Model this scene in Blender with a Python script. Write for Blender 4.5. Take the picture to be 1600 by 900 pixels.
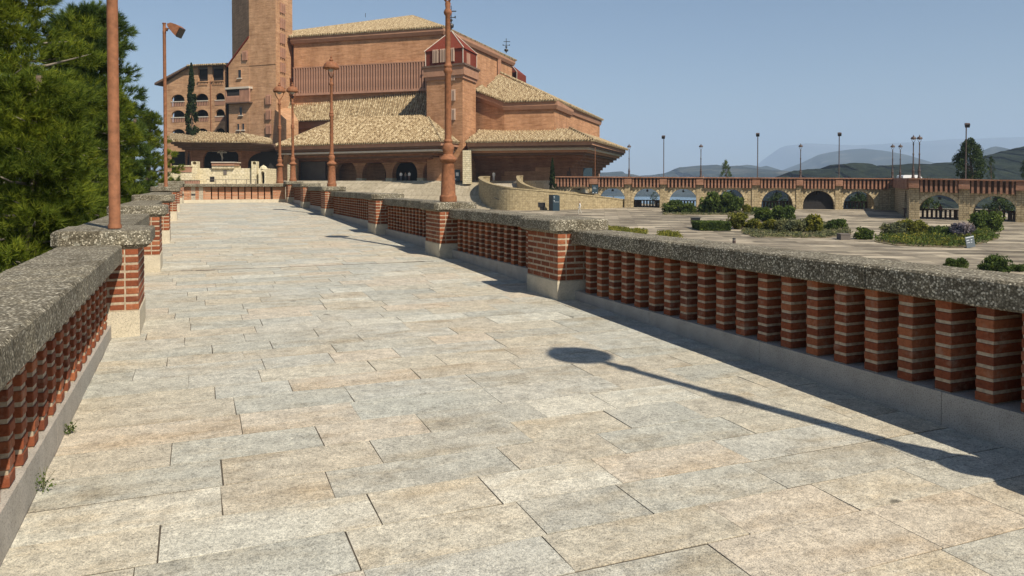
import bpy, bmesh, math, random
import numpy as np
from mathutils import Vector, Matrix, noise
random.seed(7); rng = np.random.default_rng(7)
for o in list(bpy.data.objects): bpy.data.objects.remove(o)
scene = bpy.context.scene
COL = scene.collection

# ------------------------------------------------------------------ camera, sky, sun, exposure
F, PCV, PITCH, YAW, EYE = 1200.0, 317.0, math.radians(1.3), math.radians(22.5), 1.6
cd = bpy.data.cameras.new('camera'); cam = bpy.data.objects.new('camera', cd); COL.objects.link(cam)
cam.location = (0, 0, EYE); cam.rotation_euler = (math.radians(90) - PITCH, 0, -YAW)
cd.sensor_width = 36.0; cd.lens = F / 1600 * 36.0; cd.shift_y = -(450 - PCV) / 1600
cd.clip_start = 0.05; cd.clip_end = 60000
scene.camera = cam
scene.render.resolution_x, scene.render.resolution_y = 1024, 576
SUN_EL = math.radians(46.5)
to_sun = Vector((math.sin(math.radians(15.7)), -math.cos(math.radians(15.7)), 0)).normalized() * math.cos(SUN_EL) + Vector((0, 0, math.sin(SUN_EL)))
w = bpy.data.worlds.new('World'); scene.world = w; w.use_nodes = True
wn = w.node_tree.nodes; wl = w.node_tree.links
sky = wn.new('ShaderNodeTexSky'); sky.sky_type = 'NISHITA'; sky.sun_disc = False
sky.sun_elevation = SUN_EL; sky.sun_rotation = math.atan2(to_sun.x, to_sun.y)
sky.altitude = 400; sky.air_density = 1.12; sky.dust_density = 0.5; sky.ozone_density = 3.0
bg = wn['Background']; bg.inputs[1].default_value = 0.06
wl.new(sky.outputs[0], bg.inputs[0])
sd = bpy.data.lights.new('sun', 'SUN'); sd.energy = 5.0; sd.angle = math.radians(0.53); sd.color = (1, 0.905, 0.755)
sun = bpy.data.objects.new('sun', sd); COL.objects.link(sun)
sun.rotation_euler = to_sun.to_track_quat('Z', 'Y').to_euler(); sun.location = to_sun * 300
scene.view_settings.view_transform = 'Standard'; scene.view_settings.look = 'None'
scene.view_settings.exposure = 0.46; scene.view_settings.gamma = 1.0
scene.cycles.max_bounces = 6; scene.cycles.volume_bounces = 1; scene.cycles.transparent_max_bounces = 4

# ------------------------------------------------------------------ coordinates
# camera-aligned plan frame (x right, y forward from the camera's foot); world frame has the walkway along +Y
CY, SY = math.cos(YAW), math.sin(YAW)
def ray(u, v):
    x = (u - 800) / F; up = (PCV - v) / F
    return x, math.cos(PITCH) + up * math.sin(PITCH), up * math.cos(PITCH) - math.sin(PITCH)
def P(u, v, y):
    a, b, c = ray(u, v); t = y / b; return Vector((a * t, y, EYE + c * t))
def Pz(u, v, z):
    a, b, c = ray(u, v); t = (z - EYE) / c; return Vector((a * t, b * t, z))
def XU(u, y): return (u - 800) / F * y / ray(u, 290)[1]
def esp_z(y): return -2.4 + 0.018 * (y - 91)
def Pe(u, v):                      # point on the esplanade
    a, b, c = ray(u, v); t = (-2.4 - 0.018 * 91 - EYE) / (c - 0.018 * b); return Vector((a * t, b * t, EYE + c * t))
def Ppl(u, v, p, q, r):
    n = (q - p).cross(r - p); a = Vector(ray(u, v)); o = Vector((0, 0, EYE))
    return o + a * ((p - o).dot(n) / a.dot(n))
def W(p): return Vector((p[0] * CY + p[1] * SY, -p[0] * SY + p[1] * CY, p[2]))
def floor_z(Y): return 0.02 * Y

# ------------------------------------------------------------------ mesh helpers
class MB:
    def __init__(s): s.v = []; s.f = []
    def add(s, vs, fs):
        o = len(s.v); s.v += [tuple(p) for p in vs]; s.f += [tuple(i + o for i in f) for f in fs]; return s
    def poly(s, pts): return s.add(pts, [tuple(range(len(pts)))])
    def box(s, x0, x1, y0, y1, z0, z1):
        return s.add([(x0,y0,z0),(x1,y0,z0),(x1,y1,z0),(x0,y1,z0),(x0,y0,z1),(x1,y0,z1),(x1,y1,z1),(x0,y1,z1)],
                     [(0,3,2,1),(4,5,6,7),(0,1,5,4),(1,2,6,5),(2,3,7,6),(3,0,4,7)])
    def prism(s, plan, z0, z1):
        n = len(plan)
        if sum(plan[i][0]*plan[(i+1)%n][1]-plan[(i+1)%n][0]*plan[i][1] for i in range(n)) < 0:
            plan = plan[::-1]
            if not isinstance(z0, (int, float)): z0 = z0[::-1]
            if not isinstance(z1, (int, float)): z1 = z1[::-1]
        a = [z0]*n if isinstance(z0, (int, float)) else z0; b = [z1]*n if isinstance(z1, (int, float)) else z1
        vs = [(p[0], p[1], a[i]) for i, p in enumerate(plan)] + [(p[0], p[1], b[i]) for i, p in enumerate(plan)]
        fs = [tuple(range(n))[::-1], tuple(range(n, 2*n))] + [(i, (i+1)%n, n+(i+1)%n, n+i) for i in range(n)]
        return s.add(vs, fs)
    def slab(s, pts, th):          # sheet of polygon pts thickened downward (vertical)
        n = len(pts); vs = [Vector(p) for p in pts] + [Vector(p) - Vector((0,0,th)) for p in pts]
        return s.add(vs, [tuple(range(n)), tuple(range(n, 2*n))[::-1]] + [(i, n+i, n+(i+1)%n, (i+1)%n) for i in range(n)])
    def lathe(s, prof, c=(0,0,0), n=16):
        vs = []; fs = []
        for r, z in prof:
            for k in range(n):
                a = 2*math.pi*k/n; vs.append((c[0]+r*math.cos(a), c[1]+r*math.sin(a), c[2]+z))
        for i in range(len(prof)-1):
            for k in range(n): fs.append((i*n+k, i*n+(k+1)%n, (i+1)*n+(k+1)%n, (i+1)*n+k))
        fs.append(tuple(range(n))[::-1]); fs.append(tuple((len(prof)-1)*n+k for k in range(n)))
        return s.add(vs, fs)
    def tube(s, path, rad, n=8):
        vs = []; fs = []; path = [Vector(p) for p in path]
        if isinstance(rad, (int, float)): rad = [rad]*len(path)
        for i, p in enumerate(path):
            t = (path[min(i+1, len(path)-1)] - path[max(i-1, 0)]).normalized()
            a = t.orthogonal().normalized() if i == 0 else (a - t*a.dot(t)).normalized()
            b = t.cross(a)
            for k in range(n):
                an = 2*math.pi*k/n; vs.append(p + (a*math.cos(an) + b*math.sin(an))*rad[i])
        for i in range(len(path)-1):
            for k in range(n): fs.append((i*n+k, i*n+(k+1)%n, (i+1)*n+(k+1)%n, (i+1)*n+k))
        fs.append(tuple(range(n))[::-1]); fs.append(tuple((len(path)-1)*n+k for k in range(n)))
        return s.add(vs, fs)
    def mesh(s, name, m, org=(0,0,0), uv=True, smooth=False):
        me = bpy.data.meshes.new(name)
        me.from_pydata([(p[0]-org[0], p[1]-org[1], p[2]-org[2]) for p in s.v], [], s.f)
        if uv:
            ul = me.uv_layers.new(name='UVMap'); me.update()
            for p in me.polygons:
                nn = p.normal
                if abs(nn.z) > 0.95: T = (1, 0)
                else:
                    l = math.hypot(nn.x, nn.y) or 1; T = (-nn.y/l, nn.x/l)
                for li in p.loop_indices:
                    co = me.vertices[me.loops[li].vertex_index].co
                    ul.data[li].uv = (co.x, co.y) if abs(nn.z) > 0.95 else (co.x*T[0]+co.y*T[1], co.z)
        if smooth: me.polygons.foreach_set('use_smooth', [True]*len(me.polygons))
        me.materials.append(m); me.update(); return me

def setp(o, label=None, cat=None, group=None, kind=None):
    if label: o['label'] = label
    if cat: o['category'] = cat
    if group: o['group'] = group
    if kind: o['kind'] = kind
    return o
def link(name, me, parent=None, loc=None, rotz=None):
    o = bpy.data.objects.new(name, me); COL.objects.link(o)
    if parent is not None: o.parent = parent
    if loc is not None: o.location = loc
    if rotz is not None: o.rotation_euler = (0, 0, rotz)
    return o
def empty(name, loc, rotz=0, label=None, cat=None, group=None, kind=None):
    o = link(name, None, None, loc, rotz); o.empty_display_size = 0.3
    return setp(o, label, cat, group, kind)
class CThing:                      # a thing given in the camera-aligned plan frame
    def __init__(s, name, org, label=None, cat=None, group=None, kind=None):
        s.org = Vector(org); s.o = empty(name, W(org), -YAW, label, cat, group, kind)
    def part(s, name, mb, m, parent=None, smooth=False, kind=None):
        o = link(name, mb.mesh(name, m, s.org, smooth=smooth), parent or s.o)
        if kind: o['kind'] = kind
        return o
def cobj(name, mb, m, org, label=None, cat=None, group=None, kind=None, smooth=False):
    o = link(name, mb.mesh(name, m, org, smooth=smooth), None, W(org), -YAW); return setp(o, label, cat, group, kind)
def copy_tree(o, parent=None):
    c = o.copy(); COL.objects.link(c); c.parent = parent
    for ch in o.children: copy_tree(ch, c)
    return c
def inset(poly, d):                # offset a plan polygon inward by d (d may be a list per edge)
    n = len(poly); P2 = [Vector((p[0], p[1])) for p in poly]
    ar = sum(P2[i].x*P2[(i+1)%n].y - P2[(i+1)%n].x*P2[i].y for i in range(n)); sg = 1 if ar > 0 else -1
    dd = [d]*n if isinstance(d, (int, float)) else d; L = []
    for i in range(n):
        e = (P2[(i+1)%n]-P2[i]).normalized(); nn = Vector((-e.y, e.x))*sg; L.append((P2[i]+nn*dd[i], e))
    out = []
    for i in range(n):
        p, e = L[i-1]; q, g = L[i]; den = e.x*g.y - e.y*g.x
        if abs(den) < 1e-6: out.append(q); continue
        t = ((q.x-p.x)*g.y - (q.y-p.y)*g.x)/den; out.append(p+e*t)
    return [(p.x, p.y) for p in out]

# ------------------------------------------------------------------ materials
def nodes(m):
    m.use_nodes = True; nt = m.node_tree; return nt.nodes, nt.links, nt.nodes['Principled BSDF']
def ramp(N, stops):
    r = N.new('ShaderNodeValToRGB'); e = r.color_ramp.elements
    while len(e) < len(stops): e.new(0.5)
    for i, (p, c) in enumerate(stops): e[i].position = p; e[i].color = (*c, 1)
    return r
def mixc(N, L, fac, a, b, mode='MIX'):
    m = N.new('ShaderNodeMix'); m.data_type = 'RGBA'; m.blend_type = mode
    for s, x in ((m.inputs[0], fac), (m.inputs[6], a), (m.inputs[7], b)):
        if hasattr(x, 'is_output') or hasattr(x, 'links'): L.new(x, s)
        elif isinstance(x, (int, float)): s.default_value = x
        else: s.default_value = (*x, 1)
    return m.outputs[2]
def tex(N, L, kind, scale, vec=None, detail=4, rough=0.6, **kw):
    t = N.new('ShaderNodeTex' + kind); t.inputs['Scale'].default_value = scale
    if kind == 'Noise': t.inputs['Detail'].default_value = detail; t.inputs['Roughness'].default_value = rough
    for k, x in kw.items(): setattr(t, k, x)
    if vec is not None: L.new(vec, t.inputs['Vector'])
    return t
def mapv(N, L, src, sc=(1,1,1), rot=(0,0,0)):
    m = N.new('ShaderNodeMapping'); m.inputs['Scale'].default_value = sc; m.inputs['Rotation'].default_value = rot
    L.new(src, m.inputs[0]); return m.outputs[0]
def rnd(N, L):                     # one random number per separate piece (object or mesh island)
    a = N.new('ShaderNodeObjectInfo'); b = N.new('ShaderNodeNewGeometry'); s = N.new('ShaderNodeMath'); s.operation = 'ADD'
    L.new(a.outputs['Random'], s.inputs[0]); L.new(b.outputs['Random Per Island'], s.inputs[1])
    f = N.new('ShaderNodeMath'); f.operation = 'FRACT'; L.new(s.outputs[0], f.inputs[0]); return f.outputs[0]
def bump(N, L, b, h, st, dist=0.01):
    n = N.new('ShaderNodeBump'); n.inputs['Strength'].default_value = st; n.inputs['Distance'].default_value = dist
    L.new(h, n.inputs['Height']); L.new(n.outputs[0], b.inputs['Normal'])
def wpos(N):                       # world position
    return N.new('ShaderNodeNewGeometry').outputs['Position']
def objc(N): return N.new('ShaderNodeTexCoord').outputs['Object']
def uvc(N): return N.new('ShaderNodeTexCoord').outputs['UV']

def m_simple(name, c, rough=0.7, metal=0.0, var=0.25, scale=6.0, bmp=0.0, spec=0.5):
    m = bpy.data.materials.new(name); N, L, b = nodes(m)
    n = tex(N, L, 'Noise', scale, objc(N), 5)
    col = ramp(N, [(0.3, tuple(x*(1-var) for x in c)), (0.7, tuple(min(1, x*(1+var)) for x in c))])
    L.new(n.outputs[0], col.inputs[0]); L.new(col.outputs[0], b.inputs['Base Color'])
    b.inputs['Roughness'].default_value = rough; b.inputs['Metallic'].default_value = metal
    b.inputs['Specular IOR Level'].default_value = spec
    if bmp: bump(N, L, b, n.outputs[0], bmp, 0.02)
    return m

def m_granite():
    m = bpy.data.materials.new('granite_paving'); N, L, b = nodes(m)
    pw = wpos(N); r = rnd(N, L)
    sc_ = N.new('ShaderNodeVectorMath'); sc_.operation = 'SCALE'; sc_.inputs[0].default_value = (37.0,-53.0,11.0); L.new(r, sc_.inputs['Scale'])
    ad_ = N.new('ShaderNodeVectorMath'); ad_.operation = 'ADD'; L.new(pw, ad_.inputs[0]); L.new(sc_.outputs[0], ad_.inputs[1]); p = ad_.outputs[0]
    base = ramp(N, [(0.0,(0.43,0.43,0.39)),(0.16,(0.49,0.445,0.36)),(0.3,(0.545,0.505,0.42)),(0.44,(0.46,0.46,0.425)),(0.56,(0.54,0.47,0.385)),(0.68,(0.40,0.40,0.365)),(0.8,(0.58,0.565,0.50)),(0.9,(0.475,0.425,0.345))])
    base.color_ramp.interpolation = 'CONSTANT'
    L.new(r, base.inputs[0])
    # large weathered areas shared by neighbouring slabs
    big = tex(N, L, 'Noise', 0.55, mapv(N, L, pw, (0.6,1.0,1)), 3)
    gz = ramp(N, [(0.4,(0,0,0)),(0.58,(1,1,1))]); L.new(big.outputs[0], gz.inputs[0])
    c1 = mixc(N, L, 0.36, base.outputs[0], mixc(N, L, gz.outputs[0], (0.53,0.475,0.385), (0.465,0.47,0.43)))
    # flecks
    f1 = tex(N, L, 'Noise', 48, p, 5, 0.85); f2 = tex(N, L, 'Noise', 150, p, 2, 0.75)
    k1 = ramp(N, [(0.36,(0.50,0.50,0.49)),(0.47,(0.9,0.9,0.89)),(0.56,(1.12,1.11,1.09)),(0.68,(1.3,1.28,1.22))]); L.new(f1.outputs[0], k1.inputs[0])
    k2 = ramp(N, [(0.34,(0.35,0.35,0.35)),(0.46,(0.95,0.95,0.95)),(0.64,(1.3,1.28,1.22))]); L.new(f2.outputs[0], k2.inputs[0])
    c2 = mixc(N, L, 0.9, c1, k1.outputs[0], 'MULTIPLY'); c3 = mixc(N, L, 0.8, c2, k2.outputs[0], 'MULTIPLY')
    # brown and dark stains
    st = tex(N, L, 'Noise', 1.7, mapv(N, L, p, (0.55,1.5,1)), 6, 0.65)
    sr = ramp(N, [(0.5,(0,0,0)),(0.72,(1,1,1))]); L.new(st.outputs[0], sr.inputs[0])
    mo = tex(N, L, 'Noise', 9, p, 4, 0.7); mr = ramp(N, [(0.36,(0.8,0.8,0.79)),(0.64,(1.14,1.14,1.12))]); L.new(mo.outputs[0], mr.inputs[0])
    c3 = mixc(N, L, 1.0, c3, mr.outputs[0], 'MULTIPLY')
    c4 = mixc(N, L, sr.outputs[0], c3, mixc(N, L, 1.0, c3, (0.84,0.75,0.64), 'MULTIPLY'))
    st2 = tex(N, L, 'Noise', 3.2, pw, 7, 0.75)
    s2 = ramp(N, [(0.55,(0,0,0)),(0.74,(0.8,0.8,0.8))]); L.new(st2.outputs[0], s2.inputs[0])
    c5 = mixc(N, L, s2.outputs[0], c4, mixc(N, L, 1.0, c4, (0.55,0.52,0.47), 'MULTIPLY'))
    vo = tex(N, L, 'Voronoi', 1.1, p); vr = ramp(N, [(0.035,(1,1,1)),(0.05,(0,0,0))]); L.new(vo.outputs['Distance'], vr.inputs[0])
    c6 = mixc(N, L, vr.outputs[0], c5, mixc(N, L, 1.0, c5, (0.42,0.42,0.42), 'MULTIPLY'))
    L.new(c6, b.inputs['Base Color']); b.inputs['Roughness'].default_value = 0.75
    b.inputs['Specular IOR Level'].default_value = 0.35
    hs = N.new('ShaderNodeMath'); hs.operation = 'ADD'; L.new(f1.outputs[0], hs.inputs[0]); L.new(f2.outputs[0], hs.inputs[1])
    bump(N, L, b, hs.outputs[0], 0.45, 0.006); return m

def m_plinth(name, c, sp=0.5):
    m = bpy.data.materials.new(name); N, L, b = nodes(m); p = wpos(N)
    f2 = tex(N, L, 'Noise', 120, p, 2, 0.7); k2 = ramp(N, [(0.34,(sp,sp,sp)),(0.46,(1,1,1)),(0.68,(1.15,1.15,1.12))]); L.new(f2.outputs[0], k2.inputs[0])
    f1 = tex(N, L, 'Noise', 5, p, 5, 0.7); k1 = ramp(N, [(0.3,(0.8,0.79,0.76)),(0.65,(1.08,1.07,1.05))]); L.new(f1.outputs[0], k1.inputs[0])
    c1 = mixc(N, L, 1.0, mixc(N, L, 1.0, c, k2.outputs[0], 'MULTIPLY'), k1.outputs[0], 'MULTIPLY')
    L.new(c1, b.inputs['Base Color']); b.inputs['Roughness'].default_value = 0.75; bump(N, L, b, f2.outputs[0], 0.3, 0.004); return m

def m_aggregate():
    m = bpy.data.materials.new('exposed_aggregate_concrete'); N, L, b = nodes(m); p = wpos(N)
    v = tex(N, L, 'Voronoi', 88, p); v2 = tex(N, L, 'Voronoi', 170, p)
    cr = ramp(N, [(0.0,(0.11,0.095,0.07)),(0.3,(0.165,0.145,0.11)),(0.55,(0.21,0.185,0.14)),(0.82,(0.28,0.25,0.195)),(0.91,(0.62,0.57,0.47))])
    sx = N.new('ShaderNodeSeparateColor'); L.new(v.outputs['Color'], sx.inputs[0]); L.new(sx.outputs[0], cr.inputs[0])
    gap = ramp(N, [(0.25,(1,1,1)),(0.75,(0.5,0.5,0.48))]); L.new(v.outputs['Distance'], gap.inputs[0])
    c = mixc(N, L, 1.0, cr.outputs[0], gap.outputs[0], 'MULTIPLY')
    n = tex(N, L, 'Noise', 2.2, p, 6, 0.7)
    li = ramp(N, [(0.35,(0.66,0.63,0.56)),(0.5,(1,1,0.97)),(0.7,(1.25,1.22,1.1))]); L.new(n.outputs[0], li.inputs[0])
    c = mixc(N, L, 1.0, c, li.outputs[0], 'MULTIPLY')
    n3 = tex(N, L, 'Noise', 11, p, 5, 0.75); l3 = ramp(N, [(0.58,(0,0,0)),(0.68,(0.75,0.75,0.75))]); L.new(n3.outputs[0], l3.inputs[0])
    c = mixc(N, L, l3.outputs[0], c, (0.30,0.29,0.235))
    L.new(c, b.inputs['Base Color']); b.inputs['Roughness'].default_value = 0.9; b.inputs['Specular IOR Level'].default_value = 0.25
    inv = N.new('ShaderNodeMath'); inv.operation = 'SUBTRACT'; inv.inputs[0].default_value = 1; L.new(v.outputs['Distance'], inv.inputs[1])
    ad = N.new('ShaderNodeMath'); ad.operation = 'MULTIPLY_ADD'; L.new(v2.outputs['Distance'], ad.inputs[0]); ad.inputs[1].default_value = -0.4; L.new(inv.outputs[0], ad.inputs[2])
    bump(N, L, b, ad.outputs[0], 0.4, 0.006); return m

def m_brick(name, cols, sc=40, bm=0.35):
    m = bpy.data.materials.new(name); N, L, b = nodes(m); p = wpos(N); r = rnd(N, L)
    cr = ramp(N, [(i/(len(cols)-1), c) for i, c in enumerate(cols)]); L.new(r, cr.inputs[0])
    n = tex(N, L, 'Noise', sc, p, 5, 0.7); k = ramp(N, [(0.3,(0.66,0.64,0.62)),(0.5,(1,1,1)),(0.72,(1.2,1.22,1.25))]); L.new(n.outputs[0], k.inputs[0])
    c = mixc(N, L, 1.0, cr.outputs[0], k.outputs[0], 'MULTIPLY')
    n2 = tex(N, L, 'Noise', 7, p, 6, 0.75); k2 = ramp(N, [(0.53,(0,0,0)),(0.72,(0.6,0.6,0.6))]); L.new(n2.outputs[0], k2.inputs[0])
    c = mixc(N, L, k2.outputs[0], c, (0.36,0.25,0.175))
    L.new(c, b.inputs['Base Color']); b.inputs['Roughness'].default_value = 0.85; b.inputs['Specular IOR Level'].default_value = 0.25
    bump(N, L, b, n.outputs[0], bm, 0.006); return m

def m_farbrick(name, c1, c2, rust=0.0):
    m = bpy.data.materials.new(name); N, L, b = nodes(m); uv = uvc(N)
    bt = N.new('ShaderNodeTexBrick'); L.new(uv, bt.inputs['Vector']); bt.inputs['Scale'].default_value = 1
    bt.inputs['Brick Width'].default_value = 0.5; bt.inputs['Row Height'].default_value = 0.145; bt.inputs['Mortar Size'].default_value = 0.02
    bt.inputs['Color1'].default_value = (*c1, 1); bt.inputs['Color2'].default_value = (*c2, 1)
    bt.inputs['Mortar'].default_value = (c1[0]*0.95, c1[1]*1.25, c1[2]*1.4, 1)
    n = tex(N, L, 'Noise', 1.0, mapv(N, L, uv, (0.3,2.6,1)), 7, 0.8); k = ramp(N, [(0.32,(0.6,0.54,0.5)),(0.5,(1,1,1)),(0.68,(1.28,1.3,1.34))]); L.new(n.outputs[0], k.inputs[0])
    c = mixc(N, L, 1.0, bt.outputs[0], k.outputs[0], 'MULTIPLY')
    n2 = tex(N, L, 'Noise', 0.3, mapv(N, L, uv, (1.3,0.5,1)), 6, 0.7); k2 = ramp(N, [(0.36,(0.78,0.74,0.7)),(0.62,(1.12,1.12,1.12))]); L.new(n2.outputs[0], k2.inputs[0])
    c = mixc(N, L, 1.0, c, k2.outputs[0], 'MULTIPLY')
    L.new(c, b.inputs['Base Color']); b.inputs['Roughness'].default_value = 0.9; b.inputs['Specular IOR Level'].default_value = 0.2
    bump(N, L, b, n.outputs[0], 0.4, 0.06); return m

def m_stone(name, c1, c2, bw=0.6, rh=0.3, mort=None, contrast=1.0):
    m = bpy.data.materials.new(name); N, L, b = nodes(m); uv = uvc(N)
    bt = N.new('ShaderNodeTexBrick'); L.new(uv, bt.inputs['Vector']); bt.inputs['Scale'].default_value = 1; bt.squash = 0.8
    bt.inputs['Brick Width'].default_value = bw; bt.inputs['Row Height'].default_value = rh; bt.inputs['Mortar Size'].default_value = 0.025
    bt.inputs['Color1'].default_value = (*c1, 1); bt.inputs['Color2'].default_value = (*c2, 1)
    bt.inputs['Mortar'].default_value = (*(mort or tuple(x*0.55 for x in c1)), 1)
    n = tex(N, L, 'Noise', 2.2, uv, 6, 0.75); k = ramp(N, [(0.3,(0.6,0.58,0.54)),(0.5,(1,1,1)),(0.72,(1.25,1.25,1.25))]); L.new(n.outputs[0], k.inputs[0])
    c = mixc(N, L, contrast, bt.outputs[0], k.outputs[0], 'MULTIPLY')
    L.new(c, b.inputs['Base Color']); b.inputs['Roughness'].default_value = 0.9; b.inputs['Specular IOR Level'].default_value = 0.2
    bump(N, L, b, n.outputs[0], 0.5, 0.05); return m

def m_tile():
    m = bpy.data.materials.new('clay_roof_tile'); N, L, b = nodes(m); uv = uvc(N)
    n = tex(N, L, 'Noise', 1.5, mapv(N, L, uv, (1.2,0.8,1)), 6, 0.85)
    cr = ramp(N, [(0.36,(0.10,0.075,0.042)),(0.44,(0.24,0.175,0.10)),(0.5,(0.41,0.33,0.21)),(0.58,(0.57,0.49,0.34)),(0.7,(0.68,0.62,0.48))]); L.new(n.outputs[0], cr.inputs[0])
    bt = N.new('ShaderNodeTexBrick'); L.new(uv, bt.inputs['Vector']); bt.inputs['Scale'].default_value = 1
    bt.inputs['Brick Width'].default_value = 0.44; bt.inputs['Row Height'].default_value = 0.42; bt.inputs['Mortar Size'].default_value = 0.03
    bt.inputs['Color1'].default_value = (1.1,1.08,1.02,1); bt.inputs['Color2'].default_value = (0.72,0.64,0.55,1); bt.inputs['Mortar'].default_value = (0.5,0.45,0.4,1)
    c = mixc(N, L, 1.0, cr.outputs[0], bt.outputs[0], 'MULTIPLY')
    L.new(c, b.inputs['Base Color']); b.inputs['Roughness'].default_value = 0.9; b.inputs['Specular IOR Level'].default_value = 0.2
    bump(N, L, b, n.outputs[0], 0.5, 0.08); return m

def m_leaf(name, c0, c1, c2, trans=0.35):
    m = bpy.data.materials.new(name); N, L, b = nodes(m)
    g = N.new('ShaderNodeNewGeometry'); cr = ramp(N, [(0.0,c0),(0.5,c1),(1.0,c2)]); L.new(g.outputs['Random Per Island'], cr.inputs[0])
    n = tex(N, L, 'Noise', 1.1, wpos(N), 4); k = ramp(N, [(0.36,(0.55,0.62,0.65)),(0.5,(0.95,0.97,0.9)),(0.64,(1.5,1.38,1.0))]); L.new(n.outputs[0], k.inputs[0])
    c = mixc(N, L, 1.0, cr.outputs[0], k.outputs[0], 'MULTIPLY')
    L.new(c, b.inputs['Base Color']); b.inputs['Roughness'].default_value = 0.7; b.inputs['Specular IOR Level'].default_value = 0.1
    t = N.new('ShaderNodeBsdfTranslucent'); L.new(c, t.inputs[0]); mx = N.new('ShaderNodeMixShader'); mx.inputs[0].default_value = trans
    L.new(b.outputs[0], mx.inputs[1]); L.new(t.outputs[0], mx.inputs[2]); L.new(mx.outputs[0], N['Material Output'].inputs[0]); return m

def m_ground(name, stops, scale, sc=(1,1,1), bmp=0.3, bd=0.1, detail=7):
    m = bpy.data.materials.new(name); N, L, b = nodes(m)
    n = tex(N, L, 'Noise', scale, mapv(N, L, wpos(N), sc), detail, 0.7); cr = ramp(N, stops); L.new(n.outputs[0], cr.inputs[0])
    L.new(cr.outputs[0], b.inputs['Base Color']); b.inputs['Roughness'].default_value = 0.95; b.inputs['Specular IOR Level'].default_value = 0.1
    bump(N, L, b, n.outputs[0], bmp, bd); return m

def m_esplanade():
    m = bpy.data.materials.new('esplanade_paving'); N, L, b = nodes(m); p = mapv(N, L, wpos(N), (1,1,1), (0,0,YAW+0.12))
    bt = N.new('ShaderNodeTexBrick'); L.new(p, bt.inputs['Vector']); bt.inputs['Scale'].default_value = 1
    bt.inputs['Brick Width'].default_value = 3.4; bt.inputs['Row Height'].default_value = 1.5; bt.inputs['Mortar Size'].default_value = 0.05
    bt.inputs['Color1'].default_value = (0.14,0.12,0.09,1); bt.inputs['Color2'].default_value = (0.38,0.325,0.245,1); bt.inputs['Mortar'].default_value = (0.22,0.19,0.14,1)
    n = tex(N, L, 'Noise', 0.55, mapv(N, L, p, (0.42,1.3,1)), 6, 0.75); k = ramp(N, [(0.38,(0.5,0.48,0.46)),(0.5,(0.95,0.95,0.95)),(0.62,(1.5,1.5,1.46))]); L.new(n.outputs[0], k.inputs[0])
    c = mixc(N, L, 1.0, bt.outputs[0], k.outputs[0], 'MULTIPLY')
    L.new(c, b.inputs['Base Color']); b.inputs['Roughness'].default_value = 0.9; b.inputs['Specular IOR Level'].default_value = 0.2; return m

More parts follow.
